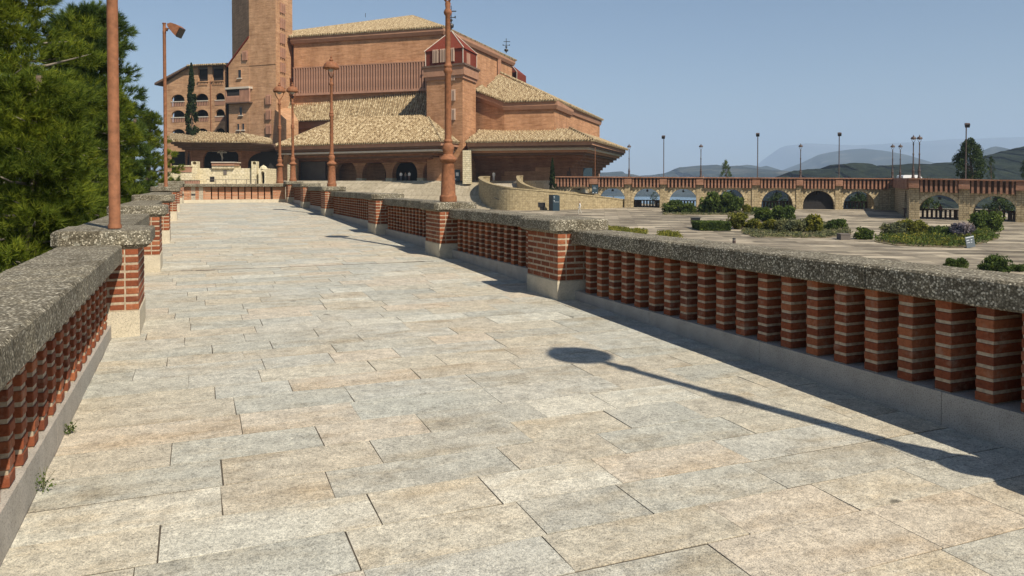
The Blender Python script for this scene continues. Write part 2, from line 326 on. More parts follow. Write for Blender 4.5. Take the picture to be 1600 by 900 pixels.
M = dict(
 granite=m_granite(), plinth=m_plinth('plinth_granite', (0.40,0.37,0.33)), base=m_plinth('pale_base_stone', (0.54,0.485,0.38), 0.55),
 agg=m_aggregate(), joint=m_simple('paving_joint', (0.085,0.07,0.052), 0.95, var=0.5, scale=9),
 brick=m_brick('red_brick', [(0.12,0.036,0.019),(0.27,0.080,0.033),(0.19,0.052,0.023),(0.32,0.108,0.046),(0.155,0.046,0.023),(0.25,0.068,0.027)]),
 mortar=m_simple('mortar', (0.40,0.32,0.225), 0.95, var=0.3, scale=30, bmp=0.4),
 lamp=m_simple('rust_brown_paint', (0.235,0.098,0.047), 0.75, var=0.3, scale=14, bmp=0.15, spec=0.3),
 dlamp=m_simple('darkened_lamp_paint', (0.07,0.045,0.038), 0.55, var=0.2, scale=9),  # dark copy of the lamp paint, colours far lamps as silhouettes
 iron=m_simple('black_iron', (0.015,0.014,0.014), 0.5, var=0.2),
 glassw=m_simple('frosted_globe', (0.42,0.38,0.33), 0.3, var=0.05),
 cbrick=m_farbrick('church_brick', (0.42,0.205,0.104), (0.50,0.255,0.136)),
 cbrick2=m_farbrick('church_brick_ochre', (0.43,0.232,0.125), (0.51,0.285,0.16)),
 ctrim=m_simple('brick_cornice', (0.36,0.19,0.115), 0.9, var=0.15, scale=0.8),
 dbrick=m_farbrick('shade_toned_brick', (0.23,0.105,0.058), (0.29,0.135,0.075)),  # church brick darkened so its colour carries the porch shade
 cdark=m_simple('shade_brown', (0.13,0.08,0.055), 0.9, var=0.2, scale=0.8),  # brown darkened to hold the shade under the eaves
 slat=m_simple('slat_terracotta', (0.36,0.195,0.13), 0.85, var=0.2, scale=0.7),
 sl2=m_simple('pale_slat', (0.46,0.33,0.25), 0.85, var=0.1, scale=1.0),
 white=m_simple('pale_trim', (0.52,0.46,0.38), 0.85, var=0.12, scale=1.5),
 redmetal=m_simple('red_metal_cladding', (0.165,0.036,0.02), 0.85, var=0.12, scale=0.7, spec=0.15),
 tile=m_tile(), dark=m_simple('dark_interior', (0.016,0.014,0.013), 0.9, var=0.3), greyw=m_simple('grey_render', (0.13,0.11,0.095), 0.9, var=0.15, scale=0.6),  # the near-black stands in for shade inside rooms and openings
 glass=m_simple('window_glass', (0.02,0.022,0.025), 0.15, var=0.1),
 stone=m_stone('arcade_stone', (0.34,0.265,0.155), (0.48,0.385,0.235), 0.5, 0.26),
 ramp=m_stone('ramp_stone', (0.30,0.24,0.14), (0.40,0.325,0.195), 0.45, 0.25, (0.25,0.195,0.11)),
 vous=m_brick('voussoir_stone', [(0.42,0.33,0.19),(0.56,0.46,0.29),(0.49,0.39,0.23)], 3, 0.3),
 pale=m_stone('pale_limestone', (0.60,0.52,0.34), (0.70,0.62,0.44), 0.7, 0.35),
 step=m_stone('step_stone', (0.36,0.315,0.235), (0.47,0.415,0.32), 2.1, 1.0),
 esp=m_esplanade(),
 abrick=m_farbrick('arcade_brick', (0.27,0.13,0.08), (0.35,0.175,0.11)),
 blue=m_simple('blue_sign_panel', (0.018,0.042,0.06), 0.5, var=0.1), sgrey=m_simple('sign_edge', (0.03,0.035,0.04), 0.5, var=0.1),
 lett=m_simple('sign_lettering', (0.6,0.64,0.66), 0.5, var=0.05),
 soil=m_ground('bed_soil', [(0.3,(0.10,0.08,0.05)),(0.7,(0.22,0.18,0.11))], 2.0),
 bark=m_simple('bark', (0.12,0.085,0.06), 0.95, var=0.4, scale=8, bmp=0.8),
 twig=m_simple('grey_twig', (0.22,0.19,0.155), 0.95, var=0.3, scale=8),
 pbrick=m_brick('pale_brick', [(0.34,0.13,0.065),(0.44,0.20,0.105),(0.38,0.15,0.075),(0.50,0.28,0.17)]),
 pine=m_leaf('pine_needles', (0.046,0.078,0.012), (0.108,0.15,0.02), (0.22,0.255,0.036), 0.32),
 pined=m_leaf('dark_pine_needles', (0.032,0.06,0.017), (0.068,0.11,0.026), (0.12,0.165,0.04), 0.3),
 cypress=m_leaf('cypress_leaves', (0.012,0.022,0.008), (0.022,0.036,0.012), (0.034,0.05,0.018), 0.1),
 bush=m_leaf('bush_leaves', (0.045,0.07,0.02), (0.085,0.125,0.032), (0.15,0.195,0.052), 0.35),
 bushy=m_leaf('yellow_green_leaves', (0.09,0.105,0.022), (0.18,0.185,0.036), (0.30,0.265,0.055), 0.35),
 bushg=m_leaf('grey_green_leaves', (0.085,0.10,0.05), (0.16,0.17,0.09), (0.24,0.24,0.14), 0.35),
 lav=m_leaf('lavender_flowers', (0.13,0.115,0.14), (0.21,0.18,0.225), (0.28,0.25,0.30), 0.3),
 poplar=m_leaf('poplar_leaves', (0.025,0.042,0.016), (0.045,0.07,0.025), (0.075,0.105,0.04), 0.25),
)

# ================================================================== THE SETTING
# terrain: one sheet to the horizon, falling away behind the esplanade towards the lake
def terrain_h(x, y):
    r = math.hypot(x, y)
    k = max(0, min(1, (y - 132) / 300)) if y > 0 else 0
    side = max(0, min(1, (abs(x) - 90) / 300))
    k = max(k, side); k = k*k*(3-2*k)
    z = -4.6 - 42*k
    if r > 1500: z += min(1, (r-1500)/1500)*22
    z += (noise.noise((x*0.011, y*0.011, 0))*2.2)*min(1, r/200) + noise.noise((x*0.0016, y*0.0016, 4))*min(14, r*0.008)
    return z
mb = MB(); rings = [0.0] + [12*1.135**i for i in range(58)]; NA = 120
for i, r in enumerate(rings):
    for k in range(NA):
        a = 2*math.pi*k/NA; x, y = r*math.sin(a), r*math.cos(a); mb.v.append((x, y, terrain_h(x, y)))
for i in range(len(rings)-1):
    for k in range(NA): mb.f.append((i*NA+k, i*NA+(k+1) % NA, (i+1)*NA+(k+1) % NA, (i+1)*NA+k))
for k in range(len(mb.f)): mb.f[k] = mb.f[k][::-1]
mt = m_ground('dry_scrub_ground', [(0.3,(0.045,0.055,0.025)),(0.5,(0.09,0.09,0.045)),(0.7,(0.20,0.165,0.09))], 0.08, bmp=0.6, bd=1.5)
setp(cobj('terrain', mb, mt, (0,0,0), kind='structure', smooth=True))
# lake
mb = MB(); pts = [(-200,640),(60,560),(330,640),(420,900),(330,1500),(40,1700),(-260,1300)]
mb.poly([(x, y, -21.0) for x, y in pts])
mw = bpy.data.materials.new('lake_water'); N, L, b = nodes(mw); b.inputs['Base Color'].default_value = (0.10,0.17,0.22,1); b.inputs['Roughness'].default_value = 0.18
nn = tex(N, L, 'Noise', 0.15, wpos(N), 4); bump(N, L, b, nn.outputs[0], 0.2, 0.4)
cobj('water', mb, mw, (0,0,-21), kind='structure')
# hills, each a ridge with a front and a back slope
def hill(name, line, D, mat, base_z, depth, rough, seed, nfront=16, fine=0.0, step=6):
    us = [p[0] for p in line]; vs = [p[1] for p in line]; nu = int((us[-1]-us[0])/step)+1
    mb = MB(); rows = [(-1 + i/nfront) for i in range(nfront+1)] + [0.25, 0.6, 1.0]
    for t in rows:
        for i in range(nu+1):
            u = us[0] + (us[-1]-us[0])*i/nu; v = float(np.interp(u, us, vs)); top = P(u, v, D)
            y = D + t*depth; x = top.x + (noise.noise((i*0.13, t*2.1, seed)))*depth*0.08
            h = top.z - base_z; f = (1-abs(t)**1.25)
            z = base_z + h*f
            edge = min(1, abs(t)*3.0)
            z += h*rough*edge*(noise.noise((x/depth*2.6, y/depth*2.6, seed)) + 0.5*noise.noise((x/depth*6.5, y/depth*6.5, seed+3)))
            if fine: z += fine*(noise.noise((x*0.045, y*0.045, seed+7)) + 0.6*noise.noise((x*0.12, y*0.12, seed+9)))
            mb.v.append((x, y, z))
    n = nu+1
    for j in range(len(rows)-1):
        for i in range(nu): mb.f.append((j*n+i, j*n+i+1, (j+1)*n+i+1, (j+1)*n+i))
    return setp(cobj(name, mb, mat, (mb.v[0][0], D, base_z), kind='structure', smooth=not fine))
mh1 = m_ground('wooded_hill', [(0.36,(0.006,0.010,0.005)),(0.5,(0.015,0.022,0.010)),(0.64,(0.03,0.038,0.018)),(0.78,(0.075,0.07,0.04))], 0.07, bmp=1.0, bd=6)
mh2 = m_ground('mixed_hill', [(0.38,(0.012,0.018,0.012)),(0.54,(0.03,0.037,0.025)),(0.7,(0.12,0.11,0.085))], 0.006, bmp=0.8, bd=30)
mh3 = m_ground('bare_mountain', [(0.38,(0.03,0.04,0.03)),(0.55,(0.07,0.075,0.06)),(0.7,(0.16,0.15,0.13))], 0.0015, bmp=0.8, bd=90)
hill('hill', [(1215,278),(1235,274),(1262,267),(1290,261),(1306,256),(1318,253.5),(1330,255),(1345,261),(1400,258),(1440,256),(1480,254),(1510,253),(1540,246),(1565,238),(1600,230),(1680,218),(1800,205),(1960,215),(2200,260)], 750, mh1, -30, 320, 0.10, 1.3, 34, 1.9, 2.5)
hill('hill', [(880,288),(920,274),(938,269.5),(955,269),(968,268),(978,271),(986,274.5),(1000,276),(1015,274),(1041,266.6),(1062,263),(1085,259.5),(1105,257),(1123,260),(1140,258.5),(1156,260),(1177,267),(1205,274),(1240,278)], 2800, mh2, -30, 1100, 0.14, 2.1, 18, 4.0)
hill('hill', [(1090,276),(1120,262),(1136,258),(1150,261),(1169,257),(1185,261),(1197,259),(1222,266),(1250,276)], 4000, mh2, -30, 900, 0.12, 5.5)
hill('hill', [(1170,284),(1205,272),(1220,267),(1235,259),(1261,248),(1280,242),(1300,237),(1318,233.5),(1334,232),(1350,234),(1368,240),(1385,248),(1400,257),(1430,272),(1450,280)], 5200, mh2, -40, 1500, 0.12, 8.7)
hill('hill', [(1500,268),(1525,246),(1538,236),(1547,230),(1552,228.5),(1558,231),(1566,236),(1590,250),(1640,270)], 3600, mh2, -40, 900, 0.12, 11.0)
hill('mountain', [(1130,276),(1170,262),(1197,254),(1208,244),(1216,234),(1224,228),(1240,226),(1262,224),(1300,225.5),(1340,227),(1380,225),(1420,222),(1460,219.5),(1500,217),(1540,216),(1600,214),(1700,210),(1850,225),(2050,262)], 12000, mh3, -60, 2600, 0.10, 14.0)

# esplanade: paved sheet beside and below the walkway
mb = MB()
es = [(6.2,-6),(-3.0,14),(-10,40),(-20,75),(-62,128),(-62,150),(20,150),(26,124),(72,116),(62,92),(130,84),(130,-6)]
mb.prism([(x, y) for x, y in es], -5.4, [esp_z(y) for x, y in es])
esp = cobj('esplanade', mb, M['esp'], (20,60,-3), kind='structure')

# ================================================================== WALKWAY with granite slabs
XL, XR, YE = -0.73, 4.40, 39.0
walk = empty('walkway', (0,0,0), kind='structure')
mb = MB(); mb.prism([(-1.15,-4),(4.78,-4),(4.78,YE+0.6),(-1.15,YE+0.6)], [-6,-6,-6,-6], [floor_z(-4)-0.004, floor_z(-4)-0.004, floor_z(YE+.6)-0.004, floor_z(YE+.6)-0.004])
link('bed', mb.mesh('bed', M['joint']), walk)
slabs = []; y = -4.0; r = random.Random(3)
while y < YE:
    wrow = r.choice([0.33,0.36,0.38,0.38,0.41]); y1 = min(y + wrow, YE); x = XL; first = True
    while x < XR:
        l = r.uniform(0.25 if first else 0.5, 1.0); first = False; x1 = x + l
        if XR - x1 < 0.24: x1 = XR
        a, b2 = max(x, XL), min(x1, XR)
        if b2 - a > 0.06: slabs.append((a, b2, y, y1))
        x = x1
    y = y1
def slab_geo(mb, a, b2, y0, y1, rr):
    g = 0.0019 + rr.random()*0.0009; t = 0.0004
    dz = rr.uniform(-0.001, 0.0015); tx, ty = rr.uniform(-0.001, 0.001), rr.uniform(-0.001, 0.001)
    h_ = g*rr.uniform(1.3,2.4); c = [(a+g,y0+h_),(b2-g,y0+h_),(b2-g,y1-h_),(a+g,y1-h_)]; ci = [(a+g+t,y0+h_+t),(b2-g-t,y0+h_+t),(b2-g-t,y1-h_-t),(a+g+t,y1-h_-t)]
    j = [(rr.uniform(-.003,.003), rr.uniform(-.003,.003)) for _ in c]
    h = lambda p: floor_z(p[1]) + dz + tx*(p[0]-a) + ty*(p[1]-y0)
    vs = [(p[0]+q[0], p[1]+q[1], h(p)-0.024) for p, q in zip(c, j)] + [(p[0]+q[0], p[1]+q[1], h(p)-0.0006) for p, q in zip(c, j)] + [(p[0]+q[0], p[1]+q[1], h(p)) for p, q in zip(ci, j)]
    fs = [(8,9,10,11)] + [(i,(i+1)%4,4+(i+1)%4,4+i) for i in range(4)] + [(4+i,4+(i+1)%4,8+(i+1)%4,8+i) for i in range(4)]
    mb.add(vs, fs)
def inview(x, y, z, m=60):
    q = Vector((x*CY - y*SY, x*SY + y*CY, z - EYE)); c, s = math.cos(PITCH), math.sin(PITCH)
    fw = q.y*c - q.z*s; up = q.z*c + q.y*s
    if fw < 0.3: return None
    u, v = 800 + F*q.x/fw, PCV - F*up/fw
    return (u, v, fw) if (-m < u < 1600+m and -m < v < 900+m) else None
near = [s for s in slabs if any(inview(px, py, floor_z(py), 0) for px in (s[0], s[1]) for py in (s[2], s[3]))]
near = sorted(near, key=lambda s: s[2])[:298]; ns = set(near); rest = MB()
for s in slabs:
    if s in ns:
        mb = MB(); slab_geo(mb, *s, r); cx, cy = (s[0]+s[1])/2, (s[2]+s[3])/2
        link('paving_slab', mb.mesh('paving_slab', M['granite'], (cx, cy, floor_z(cy)), uv=False), walk, (cx, cy, floor_z(cy)))
    else: slab_geo(rest, *s, r)
for (xa_, xb_, ya_, yb_) in ((-0.2,3.9,13.02,13.045),(0.02,0.3,12.98,13.05),(3.35,3.75,13.02,13.09)):
    mb = MB(); mb.prism([(xa_,ya_),(xb_,ya_),(xb_,yb_),(xa_,yb_)], floor_z(ya_)-0.02, [floor_z(ya_)+0.0035,floor_z(ya_)+0.0035,floor_z(yb_)+0.0035,floor_z(yb_)+0.0035]); link('drain_slot', mb.mesh('drain_slot', M['joint'], uv=False), walk)
o = link('paving_slabs', rest.mesh('paving_slabs', M['granite'], uv=False), walk); o['kind'] = 'stuff'

# ================================================================== PARAPETS
def bevel_box(name, m, sx=1, sy=1, sz=1, bv=0.006):
    bm = bmesh.new(); bmesh.ops.create_cube(bm, size=1); bmesh.ops.scale(bm, vec=(sx,sy,sz), verts=bm.verts)
    bmesh.ops.bevel(bm, geom=bm.edges[:], offset=bv, segments=1, affect='EDGES')
    me = bpy.data.meshes.new(name); bm.to_mesh(me); bm.free(); me.materials.append(m); return me
def rough_block(x0, x1, y0, y1, z0, z1, ch_bot=0.05, ch_top=0.012, st=0.07, amp=0.004, chy=True, seed=0, corner=0.0):
    """weathered concrete block with a bottom chamfer; grid so that edges are uneven"""
    bm = bmesh.new(); bmesh.ops.create_cube(bm, size=1)
    for v in bm.verts:
        v.co = Vector((x0 if v.co.x < 0 else x1, y0 if v.co.y < 0 else y1, z0 if v.co.z < 0 else z1))
    def edges(z, axis): return [e for e in bm.edges if all(abs(v.co.z-z) < 1e-6 for v in e.verts) and abs((e.verts[0].co-e.verts[1].co)[axis]) > 1e-6]
    if corner: bmesh.ops.bevel(bm, geom=[e for e in bm.edges if abs((e.verts[0].co-e.verts[1].co).z) > 1e-6], offset=corner, segments=1, affect='EDGES')
    if ch_bot:
        ee = [e for e in bm.edges if all(abs(v.co.z-z0) < 1e-6 for v in e.verts)] if chy else edges(z0, 1)
        bmesh.ops.bevel(bm, geom=ee, offset=ch_bot, segments=1, affect='EDGES')
    ee = [e for e in bm.edges if all(abs(v.co.z-z1) < 1e-6 for v in e.verts)] if chy else edges(z1, 1)
    bmesh.ops.bevel(bm, geom=ee, offset=ch_top, segments=1, affect='EDGES')
    n = max(1, int((y1-y0)/st)); ys = [y0 + (y1-y0)*i/n for i in range(1, n)]
    for yy in ys: bmesh.ops.bisect_plane(bm, geom=bm.verts[:]+bm.edges[:]+bm.faces[:], plane_co=(0,yy,0), plane_no=(0,1,0))
    n = max(1, int((x1-x0)/0.1)); xs = [x0 + (x1-x0)*i/n for i in range(1, n)]
    for xx in xs: bmesh.ops.bisect_plane(bm, geom=bm.verts[:]+bm.edges[:]+bm.faces[:], plane_co=(xx,0,0), plane_no=(1,0,0))
    for v in bm.verts: v.co += Vector((noise.noise(v.co*9+Vector((seed,0,0))), noise.noise(v.co*9+Vector((0,seed,9))), noise.noise(v.co*9+Vector((5,0,seed)))))*amp
    return bm
def link_bm(name, bm, m, parent, org):
    for v in bm.verts: v.co -= Vector(org)
    me = bpy.data.meshes.new(name); bm.to_mesh(me); bm.free(); me.materials.append(m); return link(name, me, parent, org)

brick_me = bevel_box('brick', M['brick'], 1, 1, 1, 0.0)     # unit brick, scaled per piece
def unit_brick():
    bm = bmesh.new(); bmesh.ops.create_cube(bm, size=1); bmesh.ops.scale(bm, vec=(0.25,0.12,0.055), verts=bm.verts)
    bmesh.ops.bevel(bm, geom=bm.edges[:], offset=0.004, segments=1, affect='EDGES')
    bmesh.ops.scale(bm, vec=(4,1/0.12,1/0.055), verts=bm.verts)
    me = bpy.data.meshes.new('brick'); bm.to_mesh(me); bm.free(); me.materials.append(M['brick']); return me
brick_me = unit_brick()
UB = [v.co.copy() for v in brick_me.vertices]; UBF = [tuple(p.vertices) for p in brick_me.polygons]
COURSE, BH = 0.075, 0.0535
def parapet(side, bays, piers, label, cat, vis_extra):
    """side=+1: parapet on the right of the walkway, -1: on the left. bays: (y0,y1,coping_bottom_z); piers: (y0,y1,cap_bottom_z)"""
    xin = XR if side > 0 else XL; s = side
    root = empty('parapet', (xin + s*0.12, (bays[0][0]+bays[-1][1])/2, floor_z(bays[0][0])), 0, label, cat)
    org = root.location.copy(); rr = random.Random(11+side); todo = []
    def X(d): return xin + s*d        # d = distance outwards from the plinth's walkway face
    def loc(p): return Vector(p) - org
    for bi, (y0, y1, zc) in enumerate(bays):
        zp = zc - 8*COURSE
        # plinth blocks
        n = max(1, round((y1-y0)/1.55)); 
        for i in range(n):
            a, b2 = y0 + (y1-y0)*i/n + 0.002, y0 + (y1-y0)*(i+1)/n - 0.002
            xa, xb = sorted((X(0), X(0.37)))
            mb = MB(); mb.box(xa, xb, a, b2, floor_z(a)-0.06, zp + rr.uniform(-.001,.001))
            c = ((xa+xb)/2, (a+b2)/2, zp-0.15)
            link('plinth_block', mb.mesh('plinth_block', M['plinth'], c, uv=False), root, loc(c))
        xa, xb = sorted((X(0.312), X(0.366)))
        mb = MB(); mb.box(xa, xb, y0+0.002, y1-0.002, zp-0.01, zc); c = ((xa+xb)/2, (y0+y1)/2, zp)
        link('back_panel', mb.mesh('back_panel', M['dbrick'], c), root, loc(c))
        # coping in two or three lengths
        n = max(1, round((y1-y0)/2.6)); xa, xb = sorted((X(-0.05 if s > 0 else -0.10), X(0.43)))
        for i in range(n):
            a, b2 = y0 + (y1-y0)*i/n + 0.005, y0 + (y1-y0)*(i+1)/n - 0.005
            bm = rough_block(xa, xb, a, b2, zc-0.012, zc+0.16, 0.012, 0.016, 0.06 if y0 < 14 else 0.25, 0.0035, False, bi*3.1+i)
            link_bm('coping_stone', bm, M['agg'], root, (0, 0, 0)).location = -org
        # balusters
        nb = int((y1-y0-0.1)/0.282); off = (y1-y0 - nb*0.282)/2
        for i in range(nb):
            yc = y0 + off + 0.141 + i*0.282; xa, xb = sorted((X(0.02), X(0.31)))
            c = Vector(((xa+xb)/2, yc, zp))
            if 'core' not in parapet.__dict__:
                mb = MB(); mb.box(-0.139, 0.139, -0.0535, 0.0535, 0.0, 0.605); parapet.core = mb.mesh('baluster', M['mortar'], uv=False)
            bo = link('baluster', parapet.core, root, c - org)
            for k in range(8):
                todo.append((c + Vector((rr.uniform(-.002,.002), rr.uniform(-.002,.002), 0.006+BH/2+k*COURSE)), (0.29*rr.uniform(.99,1.01), 0.118*rr.uniform(.98,1.02), BH*rr.uniform(.95,1.04)), rr.uniform(-.012,.012), bo, 1.0))
    for pi, (y0, y1, zc) in enumerate(piers):
        zb = zc - 8*COURSE; fz = floor_z(y0); xa, xb = sorted((X(-0.235), X(0.385)))
        mb = MB(); mb.box(xa+0.004, xb-0.004, y0+0.004, y1-0.004, zb-0.003, zc+0.01); c = Vector(((xa+xb)/2, (y0+y1)/2, zb))
        po = link('pier', mb.mesh('pier', M['mortar'], c, uv=False), root, c - org)
        # pale base: two stones
        for (a, b2) in ((y0, y0+0.46), (y0+0.46, y1)):
            mb = MB(); mb.box(xa-0.008, xb+0.008, a+0.0015-(0.008 if a == y0 else 0), b2-0.0015+(0.008 if b2 == y1 else 0), fz-0.06, zb-0.004)
            link('base_stone', mb.mesh('base_stone', M['base'], c, uv=False), po)
        bm = rough_block(xa-0.105, xb+0.105, y0-0.04, y1+0.10, zc-0.002, zc+0.163, 0.035, 0.02, 0.07 if y0 < 15 else 0.3, 0.006, True, pi*7.7+side, 0.06)
        link_bm('cap_stone', bm, M['agg'], po, c).location = (0,0,0)
        for k in range(8):
            zz = zb + 0.008 + BH/2 + k*COURSE
            # long faces
            for face in (0, 1):
                vis = face == 0
                x = (xa if face == 0 else xb) if s > 0 else (xb if face == 0 else xa); sg = 1 if x == xa else -1
                Ltot = y1-y0; cuts = [0.0]; st = 0.0 if k % 2 == 0 else 0.125
                p = y0 + (0.255 if k % 2 == 0 else 0.13); e = [y0]
                while p < y1 - 0.07: e.append(p); p += 0.255
                e.append(y1)
                for q in range(len(e)-1):
                    if k % 2 == 0 and q == 0: pass
                    a, b2 = e[q], e[q+1]-0.018 if q < len(e)-2 else e[q+1]
                    if b2-a < 0.03: continue
                    cc = Vector((x + sg*0.055 + rr.uniform(-.0025,.0025), (a+b2)/2, zz))
                    todo.append((cc, (b2-a, 0.11, BH*rr.uniform(.95,1.04)), math.pi/2 + rr.uniform(-.006,.006), po, 0.9 if vis else 0))
            # end faces (bricks between the long faces)
            for face, yy in ((0, y0), (1, y1)):
                a0, b0 = xa+0.122, xb-0.122
                e = [a0, a0+(0.25 if k % 2 == 0 else 0.125), b0] if b0-a0 > 0.3 else [a0, b0]
                for q in range(len(e)-1):
                    a, b2 = e[q], e[q+1]-(0.018 if q < len(e)-2 else 0)
                    cc = Vector(((a+b2)/2, yy + (0.055 if face == 0 else -0.055) + rr.uniform(-.0025,.0025), zz))
                    todo.append((cc, (b2-a, 0.11, BH*rr.uniform(.95,1.04)), rr.uniform(-.006,.006), po, 1.0 if face == 0 else 0))
    # the 300 bricks that show largest are pieces of their own, the rest one part
    def size(t):
        q = inview(*t[0], 20); return 0 if q is None else t[4]*max(t[1][0], .1)/q[2]
    order = sorted(range(len(todo)), key=lambda i: -size(todo[i])); chosen = set(i for i in order[:298] if size(todo[i]) > 0)
    rest = MB()
    for i, (c, sc, rz, par, vis) in enumerate(todo):
        if i in chosen:
            o = link('brick', brick_me, par, c - org - Vector(par.location), rz); o.scale = sc
        else:
            ca, sa = math.cos(rz), math.sin(rz); lc = c - org
            rest.add([(lc.x + v.x*sc[0]*ca - v.y*sc[1]*sa, lc.y + v.x*sc[0]*sa + v.y*sc[1]*ca, lc.z + v.z*sc[2]) for v in UB], UBF)
    o = link('brickwork', rest.mesh('brickwork', M['brick'], uv=False), root); o['kind'] = 'stuff'
    return root
CZ = [0.882, 1.01, 1.125, 1.235, 1.40, 1.525]      # coping undersides, stepping up with the ramp
RP = [(0.8,1.75),(8.57,9.5),(13.52,14.45),(18.88,19.8),(26.87,27.8),(32.6,33.5),(38.1,39.05)]
LP = [(-0.6,0.35),(8.11,9.05),(13.03,13.95),(18.02,18.95),(25.72,26.6),(31.0,31.9),(38.1,39.05)]
def bays_of(pl): return [(pl[i][1], pl[i+1][0], CZ[i]) for i in range(len(pl)-1)]
def piers_of(pl): return [(pl[i][0], pl[i][1], ([CZ[0]-0.0]+CZ[1:]+[1.64])[i]) for i in range(len(pl))]
parapet(1, bays_of(RP), piers_of(RP), 'brick baluster parapet with pebbly concrete coping along the right of the walkway', 'parapet', None)
parapet(-1, bays_of(LP), piers_of(LP), 'brick baluster parapet with pebbly coping along the left of the walkway by the pines', 'parapet', None)

# end parapet across the far end
root = empty('parapet', (1.8, YE+0.2, floor_z(YE)), 0, 'sunlit brick parapet with narrow slots closing the far end of the walkway', 'parapet')
og = root.location.copy(); zc = 1.53; zp = 0.93; rest = MB(); rr = random.Random(5); todo = []
mb = MB(); mb.box(-0.45, 4.15, YE, YE+0.3, 0.7, zp); link('plinth_block', mb.mesh('plinth_block', M['base'], og, uv=False), root)
for i in range(3):
    a, b2 = -0.55+i*1.6, -0.55+(i+1)*1.6-0.006
    bm = rough_block(a, min(b2, 4.2), YE-0.16, YE+0.4, zc, zc+0.15, 0.02, 0.025, 0.2, 0.005, True, i*2.3)
    link_bm('coping_stone', bm, M['agg'], root, (0,0,0)).location = -og
mb = MB(); mb.box(-0.118, 0.118, -0.055, 0.055, 0, 0.6); core = mb.mesh('baluster', M['mortar'], uv=False)
xs = [0.62 + 0.30*i for i in range(10)]
mb2 = MB(); mb2.box(0.45,3.6,YE+0.215,YE+0.29,zp,zc); link('backing', mb2.mesh('backing', M['cdark'], og, uv=False), root)  # dark panel, its colour stands in for shade behind the slots
for x in xs:
    c = Vector((x, YE+0.14, zp)); bo = link('baluster', core, root, c - og)
    for k in range(8): todo.append((c + Vector((0,0,0.006+BH/2+k*COURSE)), (0.25, 0.125, BH), bo))
# solid pieces: right pier panel and left panel with two square openings
for (a, b2, z0, z1) in ((3.55,4.14,zp,zc),(-0.44,-0.12,zp,zc),(0.06,0.22,zp,zc),(0.40,0.50,zp,zc),(-0.12,0.06,zp+0.42,zc),(0.22,0.40,zp+0.42,zc)):
    mb = MB(); mb.box(a, b2, YE+0.03, YE+0.26, z0, z1); c = Vector(((a+b2)/2, YE+0.14, z0))
    po = link('pier', mb.mesh('pier', M['mortar'] if z0 == zp else M['base'], c, uv=False), root, c - og)
    if z0 == zp:
        for k in range(8):
            e = [a]; p = a + (0.125 if k % 2 else 0.25)
            while p < b2-0.06: e.append(p); p += 0.25
            e.append(b2)
            for q in range(len(e)-1):
                w_ = e[q+1]-e[q]-0.012
                todo.append((Vector(((e[q]+e[q+1])/2, YE+0.075, zp+0.006+BH/2+k*COURSE)), (w_, 0.11, BH), po))
pale_me = brick_me.copy(); pale_me.materials[0] = M['pbrick']
for (c, sc, par) in todo:
    o = link('brick', pale_me, par, c - og - Vector(par.location), rr.uniform(-.01,.01)); o.scale = sc

# ================================================================== LAMPS AND FLOODLIGHT POLES
def street_lamp_meshes(m, gm):
    base = MB(); base.lathe([(0.165,0),(0.165,0.10),(0.15,0.115),(0.142,0.13),(0.118,0.72),(0.125,0.74),(0.155,0.76),(0.17,0.80),(0.155,0.84),(0.115,0.87),(0.092,0.90),(0.10,0.95),(0.118,1.02),(0.10,1.08),(0.075,1.11),(0.088,1.15),(0.07,1.19)], n=24)
    shaft = MB(); shaft.lathe([(0.066,1.18),(0.062,2.42),(0.078,2.45),(0.088,2.49),(0.07,2.53),(0.085,2.57),(0.065,2.61),(0.052,2.66),(0.048,3.52),(0.072,3.55),(0.08,3.59),(0.062,3.63),(0.045,3.66),(0.055,3.75),(0.04,3.80)], n=20)
    br = []
    for sg in (-1, 1):
        t = MB(); pts = [(sg*0.02,0,3.78),(sg*0.09,0,3.84),(sg*0.16,0,3.96),(sg*0.205,0,4.10),(sg*0.22,0,4.24)]
        t.tube(pts, [0.022,0.02,0.018,0.017,0.017], 8); br.append(t)
    hood = MB(); hood.lathe([(0.20,4.10),(0.255,4.11),(0.278,4.15),(0.268,4.20),(0.245,4.26),(0.20,4.32),(0.13,4.36),(0.05,4.38),(0.05,4.40),(0.07,4.42),(0.06,4.45),(0.03,4.47),(0.028,4.50),(0.04,4.52),(0.012,4.56)], n=24)
    globe = MB(); globe.lathe([(0.045,4.02),(0.085,4.05),(0.11,4.11),(0.12,4.17)], n=16)
    return dict(base=base.mesh('pedestal', m, smooth=False), shaft=shaft.mesh('shaft', m), b0=br[0].mesh('bracket', m), b1=br[1].mesh('bracket', m), hood=hood.mesh('hood', m), globe=globe.mesh('lamp_glass', gm))
def smooth_me(me, ang=40):
    me.polygons.foreach_set('use_smooth', [True]*len(me.polygons))
    try: me.set_sharp_from_angle(angle=math.radians(ang))
    except Exception: pass
SL = street_lamp_meshes(M['lamp'], M['glassw']); SLD = street_lamp_meshes(M['dlamp'], M['glassw'])
for d in (SL, SLD):
    for me in d.values(): smooth_me(me)
def street_lamp(loc, label, rz=0, sc=1.0, far=False, group='street lamps with lyre brackets'):
    S = SLD if far else SL
    t = empty('street_lamp', loc, rz, label, 'street lamp', group); t.scale = (sc,)*3
    link('pedestal', S['base'], t); link('shaft', S['shaft'], t); link('bracket', S['b0'], t); link('bracket', S['b1'], t)
    h = link('hood', S['hood'], t); link('lamp_glass', S['globe'], h); return t
RXC = 4.475
street_lamp((RXC-0.07, 1.28, CZ[0]+0.161), 'street lamp on the nearest right pier that casts the long lamp shadow', -1.2)
street_lamp((RXC, 13.98, 1.13+0.162), 'tall street lamp with thick pedestal cut off by the picture top, right parapet', -1.2)
